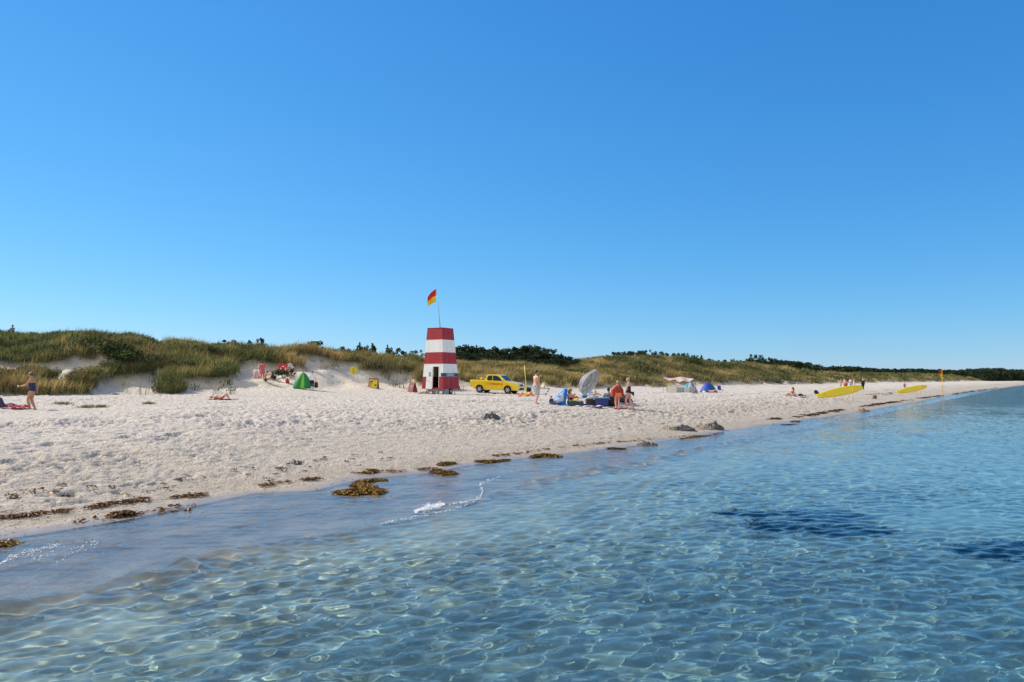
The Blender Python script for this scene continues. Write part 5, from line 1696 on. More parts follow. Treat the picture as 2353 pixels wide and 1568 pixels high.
MB().sheet(lambda u, v: (.24 + .16 * u * math.sin(v * math.pi), -math.cos(v * math.pi) * .48, .93 * math.sin(v * math.pi) ** .7 * (1 - .05 * u)), 6, 18, .012).build('front_flap', mat('shelter_blue_dark', (.006, .12, .50), .55, trans=.2), T, smooth=True)
mb = MB(); mb.box((.0, -.50, .012), (.95, .14, .02)); mb.box((.16, -.52, .06), (.22, .12, .11)); mb.build('sand_skirt', C_BLUE, T)

# royal blue dome tent
x, y, z = at_depth(1627, 72)
T = thing('dome_tent', 'royal blue dome tent pitched alone right of the cream windbreak', 'tent', (x, y, z), 0)
def dt(a, v):
    w = .80 * (1 - v ** 1.5) ** .8 + .02
    return (-w * math.cos(a) - .02 * v, -w * .85 * math.sin(a), .96 * v)
dome_panels(T, dt, [(0, .18 * math.pi, 'b'), (.18 * math.pi, .55 * math.pi, 'b'), (.55 * math.pi, .95 * math.pi, 't'), (.95 * math.pi, 1.4 * math.pi, 't'), (1.4 * math.pi, 2 * math.pi, 'b')], {'b': C_TENTB, 't': mat('tent_dark_teal', (.008, .10, .16), .6)})
mb = MB()
for a in (.0, .18, .55, .95): mb.tube([dt(a * math.pi, q) for q in np.linspace(0, 1, 9)], .014, 5)
mb.build('poles', C_TENTB, T, smooth=True)
x, y, z = at_depth(1637, 70.6)
T = thing('person', 'person in pale clothes lying in front of the royal blue dome tent', 'person', (x, y, z), R(82))
b = Body(1.2, (0, .0, .12), (0, 1, .25), mid_dir=(0, 1, .02), side=(1, 0, 0), head_dir=(0, .6, 1), face=(0, -.6, .8), hands=[(-.3, .2, .08), (.25, .3, .2)],
         feet=[(-.08, -.40, .06), (.10, -.42, .06)], knees=[(0, 0, 1), (0, 0, 1)], foot_dirs=[(0, 0, 1), (0, -.2, 1)], girth=1.2)
b.make(T, SK3, .014); b.hair(T, H_BRN, 'short', .014); b.cloth('swimsuit', T, F_PALE, torso=(-.1, .7), inf=.014, voxel=.014)
x, y, z = at_depth(1617, 70.4)
o = MB().ball((0, 0, .12), (.15, .12, .13), 12, 8).ball((.1, 0, .08), (.12, .1, .08), 12, 8).build('cushion', F_WHITE, None, smooth=True)
o.location = (x, y, z); tag(o, 'small white cushion on the sand in front of the royal blue dome tent', 'cushion')
x, y, z = at_depth(1654.5, 74)
T = thing('folding_chair', 'small blue folding chair standing right of the royal blue tent', 'folding chair', (x, y, z), R(30))
mb = MB(); mb.box((0, .16, .50), (.44, .03, .42), Matrix.Rotation(R(-12), 3, 'X')); mb.build('backrest', C_TENTB, T, bevel=.008)
mb = MB(); mb.box((0, -.05, .30), (.44, .42, .03)); mb.build('seat', C_TENTB, T, bevel=.008)
for sx_ in (-.2, .2):
    for a_, b_ in (((sx_, -.25, .0), (sx_, .15, .42)), ((sx_, .24, .0), (sx_, -.22, .31))):
        MB().tube([a_, b_], .012, 6).build('leg', P_STEEL, T)

# teal, white and grey half-shell
x, y, z = at_depth(1584, 73.5)
T = thing('beach_shelter', 'teal, white and grey half-dome shelter behind the windbreak', 'beach shelter', (x, y, z), 0)
def hs_(a, v):
    w = .78 * (1 - v ** 1.6) ** .8 + .02
    return (-w * math.cos(a) + .0, -w * .8 * math.sin(a), 1.06 * v)
dome_panels(T, hs_, [(0, .36 * math.pi, 't'), (.36 * math.pi, .62 * math.pi, 'w'), (.62 * math.pi, .74 * math.pi, 't2'), (.74 * math.pi, 1.05 * math.pi, 'g')], {'t': mat('shelter_teal', (.01, .33, .42), .6, trans=.2), 'w': C_WHITE, 't2': C_TEAL, 'g': C_WBGREY})
# windbreak
x, y, z = at_depth(1558, 71.5)
T = thing('windbreak', 'cream and grey fabric windbreak in panels at the dune foot', 'windbreak', (x, y, z), R(4))
px_ = [-1.06, -.18, -.08 + .42 * 0, .52, 1.06]
segs = [(-1.06, -.0, -.18, -.22, C_CREAM, .72), (-.18, -.22, .50, -.05, C_WBGREY, .58), (.50, -.05, 1.02, -.28, C_WHITE, .60), (1.02, -.28, 1.62, -.1, C_WBGREY, .62)]
for (x0, y0, x1, y1, m, hh) in segs:
    MB().sheet(lambda u, v, x0=x0, y0=y0, x1=x1, y1=y1, hh=hh: (x0 + (x1 - x0) * u, y0 + (y1 - y0) * u + .03 * math.sin(u * 3.14) * math.sin(v * 3.1), hh * v + .01), 8, 6, .008).build('fabric_panel', m, T, smooth=True)
    MB().tube([(x0, y0, -.15), (x0, y0, hh + .06)], .014, 6).build('stake', P_WOOD, T)
MB().tube([(1.62, -.1, -.15), (1.62, -.1, .68)], .014, 6).build('stake', P_WOOD, T)
# sun sail on poles
x, y, z = at_depth(1560, 75)
T = thing('sun_sail', 'pale pink sun sail stretched on thin poles above the windbreak', 'sun sail', (x, y, z), 0)
def sl(u, v):
    xx = -1.42 + 2.90 * u
    return (xx, -.7 + 1.4 * v, 1.34 + .07 * math.cos(u * 2 * math.pi * 1.5 + .6) - .30 * math.sin(math.pi * u) ** 2 * (1 - v) * abs(math.cos(u * 5)) + .10 * v - .22 * (1 - v) * math.sin(u * 9 + 1) ** 2)
MB().sheet(sl, 30, 10, .008).build('cloth', C_SAIL, T, smooth=True)
for u, v in ((0, 0), (1, 0), (0, 1), (1, 1), (.5, 1)):
    p = Vector(sl(u, v)); MB().tube([(p.x, p.y, -.2), p], .014, 6).build('pole', P_WOOD, T)

# ------------------------------------------------------------------ things round the seated group
x, y, z = at_depth(1323, 41.6)
T = thing('crate', 'dark teal crate packed with towels in front of the seated group', 'crate', (x, y, z), R(3))
mb = MB(); mb.box((0, 0, .03), (.78, .42, .04)); 
for sx_, sy_, wx_, wy_ in ((0, -.2, .78, .02), (0, .2, .78, .02), (-.38, 0, .02, .38), (.38, 0, .02, .38)): mb.box((sx_, sy_, .15), (wx_, wy_, .24))
mb.build('box', P_CRATE, T)
mb = MB(); mb.tube([(-.385, -.215, .275), (.385, -.215, .275), (.385, .215, .275), (-.385, .215, .275), (-.385, -.215, .275)], .016, 6); mb.build('rim', P_CRATE, T)
for (cx_, cz_, m, lb) in ((-.20, .33, C_TEAL, 'towel'), (.14, .35, F_WHITE, 'towel'), (-.02, .38, F_YEL, 'towel')):
    o = MB().ball((0, 0, 0), (.17, .13, .12), 12, 8).ball((.07, 0, .05), (.09, .1, .09), 14, 10).lump(.05, 11, 3).build('rolled_towel', m, None, smooth=True)
    o.location = (x + cx_, y, z + cz_ - .04); o.scale = (1.1, 1, .72)
    tag(o, {-.20: 'teal rolled towel in the left of the dark crate', .14: 'white rolled towel in the right of the dark crate', -.02: 'yellow rolled towel on top in the dark crate'}[cx_], 'towel', 'towels in the crate')

x, y, z = at_depth(1375, 42.6)
T = thing('cooler_box', 'navy blue cooler box with pale blue lid rim in the seated group', 'cooler', (x + .18, y, z), R(-4))
mb = MB(); mb.box((0, 0, .22), (.70, .40, .42), taper=1.08); mb.build('tub', P_COOL, T, bevel=.03, smooth=False)
mb = MB(); mb.box((0, 0, .465), (.80, .46, .06)); mb.build('lid', F_LBLUE, T, bevel=.02)
mb = MB(); mb.tube([(-.40, -.1, .40), (-.46, 0, .38), (-.40, .1, .40)], .016, 6); mb.tube([(.40, -.1, .40), (.46, 0, .38), (.40, .1, .40)], .016, 6); mb.build('handle', F_WHITE, T, smooth=True)
x, y, z = at_depth(1357, 43)
T = thing('picnic_basket', 'dark brown picnic basket with grey cloth beside the navy cooler', 'basket', (x, y, z), R(5))
M_WICK = mat('wicker_dark', (.055, .04, .035), .85, .4, 50, bump=.6)
mb = MB(); mb.box((0, 0, .19), (.52, .36, .36), taper=1.1); mb.build('basket_body', M_WICK, T, bevel=.03)
mb = MB(); mb.ball((-.05, 0, .42), (.22, .15, .09), 12, 8); mb.ball((.12, 0, .46), (.11, .1, .07), 10, 6); mb.build('cloth_bundle', F_GREY, T, smooth=True)
mb = MB(); mb.tube([(-.26, 0, .36), (-.18, 0, .58), (0, 0, .66), (.18, 0, .58), (.26, 0, .36)], .014, 6); mb.build('handle', M_WICK, T, smooth=True)
x, y, z = at_depth(1369, 43.4)
T = thing('backpack', 'black backpack standing between the basket and the navy cooler', 'backpack', (x, y, z), R(0))
mb = MB(); mb.box((0, 0, .27), (.36, .24, .52), taper=.82); mb.build('pack', F_BLACK, T, bevel=.06, smooth=True)
mb = MB(); mb.box((0, -.15, .18), (.26, .10, .24)); mb.build('pocket', F_BLACK, T, bevel=.03, smooth=True)
x, y, z = at_depth(1406.5, 42.8)
T = thing('beach_bag', 'large black soft bag slumped beside the standing child in the red cape', 'bag', (x, y, z), R(8))
mb = MB(); mb.ball((0, 0, .25), (.36, .24, .30), 14, 10); mb.ball((.12, 0, .38), (.20, .18, .20), 16, 10); mb.lump(.08, 7, 6); mb.build('bag_body', F_BLACK, T, smooth=True)
mb = MB(); mb.tube([(-.2, -.1, .45), (0, -.15, .66), (.2, -.1, .50)], .018, 6); mb.build('handle', F_BLACK, T, smooth=True)
x, y, z = at_depth(1436, 46)
o = MB().ball((0, 0, .22), (.34, .26, .26), 12, 8).ball((.2, 0, .12), (.26, .2, .14), 18, 12).lump(.09, 7, 4).build('dark_bag', F_PURP, None, smooth=True)
o.location = (x, y, z); tag(o, 'dark purple bag on the sand between the two standing blond bathers', 'bag')


def rag(px, D, sx_, sy_, m, name, label, cat, rz=0, bump_=.04, seed=1, lift=.03):
    x, y, z = at_depth(px, D)
    o = MB().sheet(lambda u, v: ((u - .5) * sx_ + .04 * math.sin(v * 9 + seed), (v - .5) * sy_ + .04 * math.sin(u * 7 + seed), lift + bump_ * abs(math.sin(u * 8 + seed) * math.cos(v * 6 + seed * 2)) + .01 * math.sin(u * 23)), 26, 12, .012).build(name, m, None, smooth=True)
    o.location = (x, y, z); o.rotation_euler = (0, 0, rz)
    return tag(o, label, cat)


rag(1352, 41.4, 1.5, .8, F_WHITE, 'beach_blanket', 'white blanket spread on the sand in front of the basket', 'blanket', .05)
rag(1338, 43, .9, .6, F_YEL, 'beach_towel', 'pale yellow towel lying between the crate and the white blanket', 'towel', 0, .03, 3)
rag(1348, 41.8, .65, .45, F_PURP, 'beach_towel', 'crumpled purple towel on the left of the white blanket', 'towel', .3, .10, 2, .06)
rag(1371, 41.2, .85, .4, F_PURP, 'beach_towel', 'dark purple towel in front of the navy cooler', 'towel', -.1, .06, 5, .05)
rag(1433, 41.5, 1.1, .5, F_PINK, 'beach_towel', 'pink patterned towel on the sand between the two standing blond bathers', 'towel', 0, .02, 4)
rag(1356, 50, 2.6, 1.1, F_NAVY, 'beach_blanket', 'dark navy blanket spread behind the grey parasol', 'blanket', 0, .06, 1)
x, y, z = at_depth(1348, 50)
o = MB().ball((0, 0, .18), (.36, .25, .22), 12, 8).ball((.2, 0, .3), (.2, .18, .14), 16, 10).lump(.09, 7, 5).build('bundle', F_LBLUE, None, smooth=True)
o.location = (x, y, z + .05); tag(o, 'light blue bundle on the navy blanket under the parasol', 'bundle')
x, y, z = at_depth(1353, 48.5)
T = thing('cooler_box', 'small white cooler box under the grey parasol', 'cooler', (x + .1, y, z), 0)
mb = MB(); mb.box((0, 0, .17), (.36, .26, .28)); mb.build('tub', F_WHITE, T, bevel=.02)
mb = MB(); mb.box((0, 0, .33), (.39, .29, .04)); mb.build('lid', F_WHITE, T, bevel=.012)

# ------------------------------------------------------------------ things at the left edge
rag(35, 34.2, 1.5, .9, F_PALE, 'beach_towel', 'pink and white towel on the sand left of the standing bather', 'towel', .08, .06, 2)
rag(48, 33.8, .7, .5, F_PINK, 'beach_towel', 'crumpled red-pink cloth on the pale towel near the left edge', 'towel', .3, .12, 4, .07)
x, y, z = at_depth(26, 34.4)
o = MB().ball((0, 0, .12), (.42, .24, .17), 14, 8).ball((-.2, 0, .10), (.3, .2, .12), 18, 12).lump(.08, 8, 3).build('clothes_heap', F_PURP, None, smooth=True)
o.location = (x, y, z); tag(o, 'dark heap of clothes on the pale towel near the left edge', 'clothes')
x, y, z = at_depth(3, 34)
T = thing('beach_bag', 'dark bag leaning at the very left edge of the beach', 'bag', (x, y, z), R(20))
mb = MB(); mb.box((0, 0, .24), (.30, .36, .46), Matrix.Rotation(R(-18), 3, 'Y'), taper=.8); mb.build('bag_body', F_PURP, T, bevel=.05, smooth=True)
mb = MB(); mb.tube([(-.12, 0, .44), (-.2, 0, .60), (0, 0, .62), (.0, 0, .46)], .014, 6); mb.build('handle', F_PURP, T, smooth=True)

# things at the dune foot by the pink dress
x, y, z = at_depth(590, 69.5)
o = MB().box((0, 0, .30), (.34, .2, .62), Matrix.Rotation(R(8), 3, 'Y'), taper=.7).ball((.12, 0, .16), (.25, .2, .2), 18, 12).ball((-.05, 0, .42), (.2, .16, .26), 18, 12).lump(.09, 7, 2).build('towel_bundle', F_PALE, None, smooth=True)
o.location = (x, y, z); tag(o, 'pale pink towel bundle beside the person in the pink dress', 'towel')
x, y, z = at_depth(629, 69)
T = thing('backpack', 'dark backpack lying on the slope right of the person in the pink dress', 'backpack', (x, y, z), R(30))
mb = MB(); mb.box((0, 0, .22), (.5, .3, .34), Matrix.Rotation(R(28), 3, 'Y')); mb.build('pack', F_BLACK, T, bevel=.07, smooth=True)
mb = MB(); mb.tube([(-.2, 0, .30), (-.35, 0, .62), (-.22, 0, .75)], .025, 6); mb.build('strap', F_ORNG, T, smooth=True)
x, y, z = at_depth(661, 67.5)
T = thing('bag', 'small dark red bag on the sand at the feet of the stooping person', 'bag', (x, y, z), 0)
mb = MB(); mb.ball((0, 0, .2), (.17, .14, .24), 18, 12); mb.lump(.06, 9, 3); mb.build('bag_body', F_RED, T, smooth=True)
mb = MB(); mb.tube([(-.1, 0, .38), (0, 0, .5), (.1, 0, .38)], .015, 6); mb.build('handle', F_BLACK, T, smooth=True)

# ------------------------------------------------------------------ signs
x, y, z = at_depth(651, 72)
T = thing('lifebuoy_board', 'red rescue board with a white lifebuoy on posts in the dune grass', 'lifebuoy board', (x, y, z), R(4))
TOPZ = CAM_H + (873 - 837) / PX * 72 - z
mb = MB(); mb.box((0, 0, TOPZ - .38), (.92, .10, .76)); mb.build('board', mat('rescue_red', (.62, .03, .03), .45), T, bevel=.03)
mb = MB()
nseg = 24
rng_pts = [(.02 + .22 * math.cos(2 * math.pi * k / nseg), -.12, TOPZ - .46 + .22 * math.sin(2 * math.pi * k / nseg)) for k in range(nseg + 1)]
mb.tube(rng_pts, .055, 8); lb_ = mb.build('lifebuoy', P_WHITE, T, smooth=True)
for a in (45, 135, 225, 315):
    MB().tube([(.02 + .22 * math.cos(R(a - 14)), -.12, TOPZ - .46 + .22 * math.sin(R(a - 14))), (.02 + .22 * math.cos(R(a)), -.12, TOPZ - .46 + .22 * math.sin(R(a))), (.02 + .22 * math.cos(R(a + 14)), -.12, TOPZ - .46 + .22 * math.sin(R(a + 14)))], .060, 8).build('red_band', F_RED, lb_, smooth=True)
for sx_ in (-.36, .36): MB().tube([(sx_, .06, -.3), (sx_, .06, TOPZ - .02)], .045, 8).build('post', P_WOOD, T, smooth=True)

x, y, z = at_depth(719, 77)
TOPZ = CAM_H + (873 - 823) / PX * 77 - z
T = thing('post_box', 'grey box on a tall grey post in the dunes above the white t-shirt', 'post box', (x, y, z), R(10))
mb = MB(); mb.tube([(0, 0, -.3), (0, 0, TOPZ - .45)], .06, 10); mb.build('post', P_GREY, T, smooth=True)
mb = MB(); mb.box((0, 0, TOPZ - .25), (.46, .34, .36)); mb.build('box', P_GREY, T, bevel=.03)
mb = MB(); mb.box((0, 0, TOPZ - .04), (.52, .40, .05)); mb.build('lid', P_STEEL, T, bevel=.01)

x, y, z = at_depth(812.5, 75)
T = thing('warning_sign', 'narrow yellow V-shaped sign on a thin post left of the lower sign boards', 'sign', (x, y, z), R(0))
for sg in (-1, 1):
    MB().box((sg * .165, .03, 1.00), (.34, .02, .66), Matrix.Rotation(R(-24 * sg), 3, 'Z')).build('sign_plate', P_SIGNY, T)
MB().tube([(0, -.02, -.2), (0, -.02, 1.42)], .035, 8).build('post', P_YELB, T, smooth=True)
MB().box((0, -.055, 1.02), (.05, .02, .62)).build('fold_strip', mat('sign_edge', (.34, .28, .03), .6), T)

# information board, yellow face in a red frame
x, y, z = at_depth(858, 72.5)
T = thing('information_sign', 'yellow sign board with red frame and black print, standing low on the sand', 'sign', (x, y, z), R(-10))
mb = MB(); mb.box((0, 0, .50), (.92, .05, .98), Matrix.Rotation(R(-14), 3, 'X')); mb.build('board', mat('sign_frame_red', (.40, .05, .02), .5), T, bevel=.008)
mb = MB(); mb.box((0, .30, .48), (.90, .03, .96), Matrix.Rotation(R(15), 3, 'X')); mb.build('rear_leg_board', mat('sign_back', (.34, .06, .02), .6), T)
MB().box((.02, -.035, .47), (.80, .02, .82), Matrix.Rotation(R(-14), 3, 'X')).build('face', P_SIGNY, T)
rt = Matrix.Rotation(R(-14), 3, 'X')
def on_sign(xx, zz): return Vector((xx, -.047, zz - .5)) @ Matrix.Identity(3) if False else (rt @ Vector((xx, -.05, zz - .5)) + Vector((0, 0, .5)))
mb = MB()
for (xx, zz, w, hh_) in ((-.20, .64, .34, .045), (-.18, .58, .26, .03), (-.22, .47, .30, .025), (-.24, .36, .24, .022), (-.22, .28, .28, .022), (-.24, .20, .22, .022)):
    mb.box(on_sign(xx, zz), (w, .008, hh_), rt)
mb.ball(on_sign(.27, .30), (.12, .006, .075), 12, 8, rt); mb.box(on_sign(-.18, .70), (.14, .008, .05), rt)
mb.build('print', P_BLACK, T)
mb = MB(); mb.box(on_sign(.14, .80), (.48, .008, .06), rt); mb.build('heading', P_LETTER, T)

x, y, z = at_depth(948.5, 71)
T = thing('folding_sign', 'dark red folding sign board left of the tower door', 'sign', (x, y, z), R(-34))
mb = MB(); mb.box((0, -.20, .48), (.62, .03, .98), Matrix.Rotation(R(-20), 3, 'X')); mb.build('front_board', mat('maroon', (.20, .014, .025), .5), T)
mb = MB(); mb.box((0, .20, .48), (.62, .03, .98), Matrix.Rotation(R(20), 3, 'X')); mb.build('rear_board', mat('maroon_back', (.20, .014, .025), .5), T)
rt2 = Matrix.Rotation(R(-20), 3, 'X')
mb = MB(); mb.ball(rt2 @ Vector((.02, -.022, .12)) + Vector((0, -.20, .48)), (.075, .008, .075), 16, 8, rt2); mb.box(rt2 @ Vector((.02, -.022, -.08)) + Vector((0, -.20, .48)), (.13, .01, .03), rt2); mb.build('emblem', F_PALE, T)

# low box and planks under the tower's left corner
x, y, z = at_depth(976, 68.6)
T = thing('plank_stack', 'few pale planks stacked on the sand below the tower door', 'planks', (x, y, z), R(6))
for j in range(3): MB().box((.04 * j, .05 * j, .06 + .07 * j), (1.1 - .2 * j, .16, .06), Matrix.Rotation(R(3 * j), 3, 'Z')).build('plank', P_WOOD, T, bevel=.006)

# ------------------------------------------------------------------ rescue boards
def rescue_board(px, D, label, L_, width, slope, rz, polex):
    x, y, z = at_depth(px, D)
    T = thing('rescue_board', label, 'rescue board', (x, y, z), rz)
    n = 40
    mb = MB()
    vs = []; ring = 12
    for i in range(n + 1):
        t = i / n                                # 0 tail .. 1 nose
        w = width * .5 * (min(1, (.40 + .60 * min(1, t / .35) ** .8)) if t < .35 else 1.0) * (math.sqrt(max(0, 1 - ((t - .5) / .5) ** 2)) ** .75 if t > .5 else 1.0)
        w = max(w, .012); th = .075 * (1 - .6 * abs(2 * t - 1) ** 3)
        rock = .16 * max(0, (t - .6) / .4) ** 2
        for k in range(ring):
            a = 2 * math.pi * k / ring
            vs.append(Vector(((t - .5) * L_, math.sin(a) * th * .9 + rock, math.copysign(abs(math.cos(a)) ** .6, math.cos(a)) * w)))
    lean = Matrix.Rotation(R(slope), 3, 'Y') @ Matrix.Rotation(R(-18), 3, 'X')
    zc = width * .5 + math.tan(R(-slope)) * 0 + .30
    cen = Vector((0, 0, zc))
    vs = [lean @ v + cen for v in vs]
    fs = [(i * ring + k, i * ring + (k + 1) % ring, (i + 1) * ring + (k + 1) % ring, (i + 1) * ring + k) for i in range(n) for k in range(ring)]
    fs += [tuple(range(ring - 1, -1, -1)), tuple(n * ring + k for k in range(ring))]
    mb.add(vs, fs); mb.build('board', P_YELB, T, smooth=True)
    f = MB(); f.add([lean @ Vector(q) + cen for q in ((-L_ * .40, -.07, .03), (-L_ * .29, -.07, .03), (-L_ * .40, -.26, .035), (-L_ * .40, -.07, -.0), (-L_ * .29, -.07, .0), (-L_ * .40, -.26, .02))], [(0, 1, 2), (5, 4, 3), (0, 3, 4, 1), (1, 4, 5, 2), (2, 5, 3, 0)])
    f.build('fin', F_YEL, T)
    for q in (-.12, .16):
        st = MB(); st.tube([lean @ Vector((L_ * q, .07, .2)) + cen, lean @ Vector((L_ * (q + .03), .13, .05)) + cen, lean @ Vector((L_ * q, .07, -.1)) + cen], .014, 6); st.build('strap', P_BLACK, T, smooth=True)
    X_ = polex
    pl = MB().tube([(0, 0, -.25), (0, 0, 1.05)], .022, 8).build('support_pole', F_YEL, None, smooth=True)
    pl.location = T.matrix_basis @ Vector((X_, -.24, 0))
    return T, pl


T, pl = rescue_board(1930, 70, 'longer yellow rescue board propped on its edge near the water, nearest of the two', 4.75, .80, -10.5, R(8), 1.05)
tag(pl, 'upright pole in front of the longer yellow board', 'pole')
T, pl = rescue_board(2094, 104, 'farther yellow rescue board propped on its edge, close to the flag', 4.8, .76, -10.5, R(8), 1.1)
tag(pl, 'upright pole in front of the farther yellow board', 'pole')

x, y, z = at_depth(2164, 119)
TOPZ = CAM_H + (873 - 848) / PX * 119 - z
T = thing('beach_flag', 'furled red and yellow flag on a yellow pole near the water, far right', 'flag', (x, y, z), 0)
MB().tube([(0, 0, -.3), (0, 0, TOPZ)], .04, 8).build('flagpole', F_YEL, T, smooth=True)
flag(T, (0, 0, TOPZ - .03), 1.15, .55, -1, P_FLAGR, P_FLAGY, droop=.9, curl=.1)

# far bits
x, y, z = at_depth(1890, 78)
T = thing('beach_umbrella', 'small black umbrella lying open on the sand behind the longer yellow board', 'umbrella', (x - .7, y, z), R(20))
MB().sheet(lambda u, v: ((1 - v) * 0 + .30 * v * math.cos(u * 6.283), .30 * v * math.sin(u * 6.283) * .5, .26 + .38 * (1 - v * v) * .5 + .22 * v * math.sin(u * 6.283)), 16, 5, .008).build('canopy', F_BLACK, T, smooth=True)
MB().tube([(0, 0, .0), (0, .05, .55)], .014, 6).build('shaft', P_STEEL, T)
rag(1896, 77, 1.1, .5, F_PALE, 'beach_towel', 'pale pink towel lying behind the longer yellow board', 'towel', 0, .16, 3, .08)
rag(1829, 69.6, 1.9, .8, F_WHITE, 'beach_towel', 'white towel under the pair of sunbathers left of the longer yellow board', 'towel', 0, .03, 2, .02)
x, y, z = at_depth(1838, 70)
o = MB().ball((0, 0, .14), (.26, .18, .16), 12, 8).build('dark_bag', F_BLACK, None, smooth=True); o.location = (x, y, z); tag(o, 'small black bag at the end of the white towel of the sunbathers', 'bag')
x, y, z = at_depth(2008, 78)
T = thing('backpack', 'brown backpack alone on the sand between the two yellow boards', 'backpack', (x, y, z), R(0))
MB().box((0, 0, .2), (.40, .26, .36), taper=.75).build('pack', mat('brown_bag', (.20, .09, .05), .8), T, bevel=.05, smooth=True)
MB().tube([(-.2, -.1, .1), (-.4, -.1, .03), (-.6, -.1, .02)], .015, 6).build('strap', mat('brown_strap', (.25, .15, .09), .8), T, smooth=True)
# ------------------------------------------------------------------ sand heaps, stones, weed
M_HEAP = mat('damp_sand_heap', (0.30, 0.245, 0.185), 0.95, .25, 7, bump=.8)
M_HEAPD = mat('wet_dark_heap', (0.085, 0.075, 0.065), 0.6, .35, 9, bump=.8)
M_WEED = leafmat('seaweed', rough=.5, tr=.15)
hr = np.random.default_rng(5)


def heap(px, py, sx_, sy_, sz_, m, name, label, cat, group=None, seed=0, rough=.35):
    x, y, z = at_px(px, py)
    z = groundf(x, y)
    n = 40
    u = np.linspace(-1.15, 1.15, n); U, Vv = np.meshgrid(u, u)
    r = np.hypot(U, Vv)
    base = np.clip(1 - r ** 2, -.3, 1)
    nz_ = fbm(U * 2.3 + seed * 7.1, Vv * 2.3, 4, seed % 5, .6)
    Zh = sz_ * (base * (.75 + 1.1 * nz_) + rough * np.abs(fbm(U * 5 + seed, Vv * 5, 3, 2)) * (base > 0))
    Vt = np.stack([U * sx_ / 2, Vv * sy_ / 2, np.maximum(Zh, -.08)], -1).reshape(-1, 3)
    F = grid_faces(n, n, None)
    mk = (r[:-1, :-1] < 1.12)
    F = grid_faces(n, n, mk)
    used, F2 = submesh(Vt, F)
    o = mesh_np(name, Vt[used], F2, m, smooth=False)
    o.location = (x, y, z - .01); o.rotation_euler = (0, 0, hr.uniform(-.4, .4))
    return tag(o, label, cat, group)


heap(1127, 966, .85, .6, .26, M_HEAPD, 'sand_heap', 'solitary dug-up sand heap in the middle of the beach below the yellow truck', 'sand heap', None, 1)
heap(1090, 964, .9, .5, .08, M_HEAP, 'sand_heap', 'flat scraped sand left of the solitary dug-up heap', 'sand heap', None, 2)
heap(1563, 988, 1.3, .8, .21, M_HEAPD, 'sand_heap', 'dark crumbled sand heap near the waterline, left of the taller one', 'sand heap', None, 3, .7)
heap(1535, 987, .8, .6, .14, M_HEAP, 'sand_heap', 'low pale crumbled sand left of the dark heap near the waterline', 'sand heap', None, 4, .6)
heap(1638, 986, 1.0, .8, .25, M_HEAPD, 'sand_heap', 'taller steep sand heap near the waterline, right of the dark crumbled one', 'sand heap', None, 5, .6)
heap(1612, 986, .9, .7, .16, M_HEAP, 'sand_heap', 'pale loose sand between the two heaps near the waterline', 'sand heap', None, 6, .5)
heap(1487, 1024, .75, .5, .14, M_HEAPD, 'sand_heap', 'dark wet clump at the water edge, left below the sand heaps', 'sand heap', None, 7, .7)
heap(677, 1066, .35, .3, .10, M_HEAPD, 'sand_clod', 'small dark clod of sand above the waterline at left centre', 'clod', None, 8)
heap(1985, 946, .9, .7, .22, mat('brown_stone', (.16, .10, .06), .8, .3, 6, bump=.5), 'shore_stone', 'rounded brown stone at the water edge below the longer yellow board', 'stone', None, 9)
cz_ = [(1992, 908), (2001, 909), (2010, 907), (2018, 906), (2027, 907), (2036, 907), (2045, 906)]
for i, (a, b_) in enumerate(cz_):
    heap(a, b_, .55 if i < 6 else .8, .5, .16 if i < 6 else .26, M_HEAP, 'sandcastle', 'small sandcastle in the row on the sand between the two yellow boards' if i < 6 else 'largest sandcastle, at the right end of the row between the yellow boards',
         'sandcastle', 'row of sandcastles' if i < 6 else None, i + 11)
heap(1268 + 330, 905, .7, .5, .12, M_HEAPD, 'sand_clod', 'dark clod on the sand below the cream windbreak', 'clod', None, 21)


W_A = np.array([.035, .020, .006]); W_B = np.array([.36, .20, .032]); W_C = np.array([.10, .045, .015])


def strands(cx, cy, cz, n, ln, wd, hmax, rg, colA, colB):
    """tangled ribbons of seaweed: short bent strips lying over each other"""
    M = len(cx) * n
    idx = np.repeat(np.arange(len(cx)), n)
    a = rg.uniform(0, 6.283, M); L_ = ln * rg.uniform(.4, 1.2, M)
    x0 = cx[idx] + rg.normal(0, ln * .35, M); y0 = cy[idx] + rg.normal(0, ln * .35, M)
    z0 = cz[idx] + rg.random(M) * hmax[idx]
    w = wd * rg.uniform(.5, 1.4, M)
    V = np.zeros((M, 8, 3))
    for j in range(4):
        t = j / 3.0 - .5
        aa = a + (t * rg.normal(0, 1.2, M))
        px = x0 + np.cos(aa) * L_ * t; py = y0 + np.sin(aa) * L_ * t
        pz = z0 + (.25 - t * t) * L_ * .35 + .004
        nx, ny = -np.sin(aa) * w / 2, np.cos(aa) * w / 2
        tl = rg.normal(0, .5, M) * w
        V[:, j * 2] = np.stack([px - nx, py - ny, pz - tl], -1); V[:, j * 2 + 1] = np.stack([px + nx, py + ny, pz + tl], -1)
    b = (np.arange(M) * 8)[:, None, None]
    F = (b + np.array([[0, 1, 3, 2], [2, 3, 5, 4], [4, 5, 7, 6]])[None]).reshape(-1, 4)
    t = np.clip(rg.normal(.5, .3, M), 0, 1)[:, None]
    c = (colA[None] * (1 - t) + colB[None] * t) * rg.uniform(.7, 1.3, M)[:, None]
    C = np.repeat(c[:, None], 8, 1); C = np.concatenate([C, np.ones(C.shape[:2] + (1,))], -1).reshape(-1, 4)
    return V.reshape(-1, 3), F, C


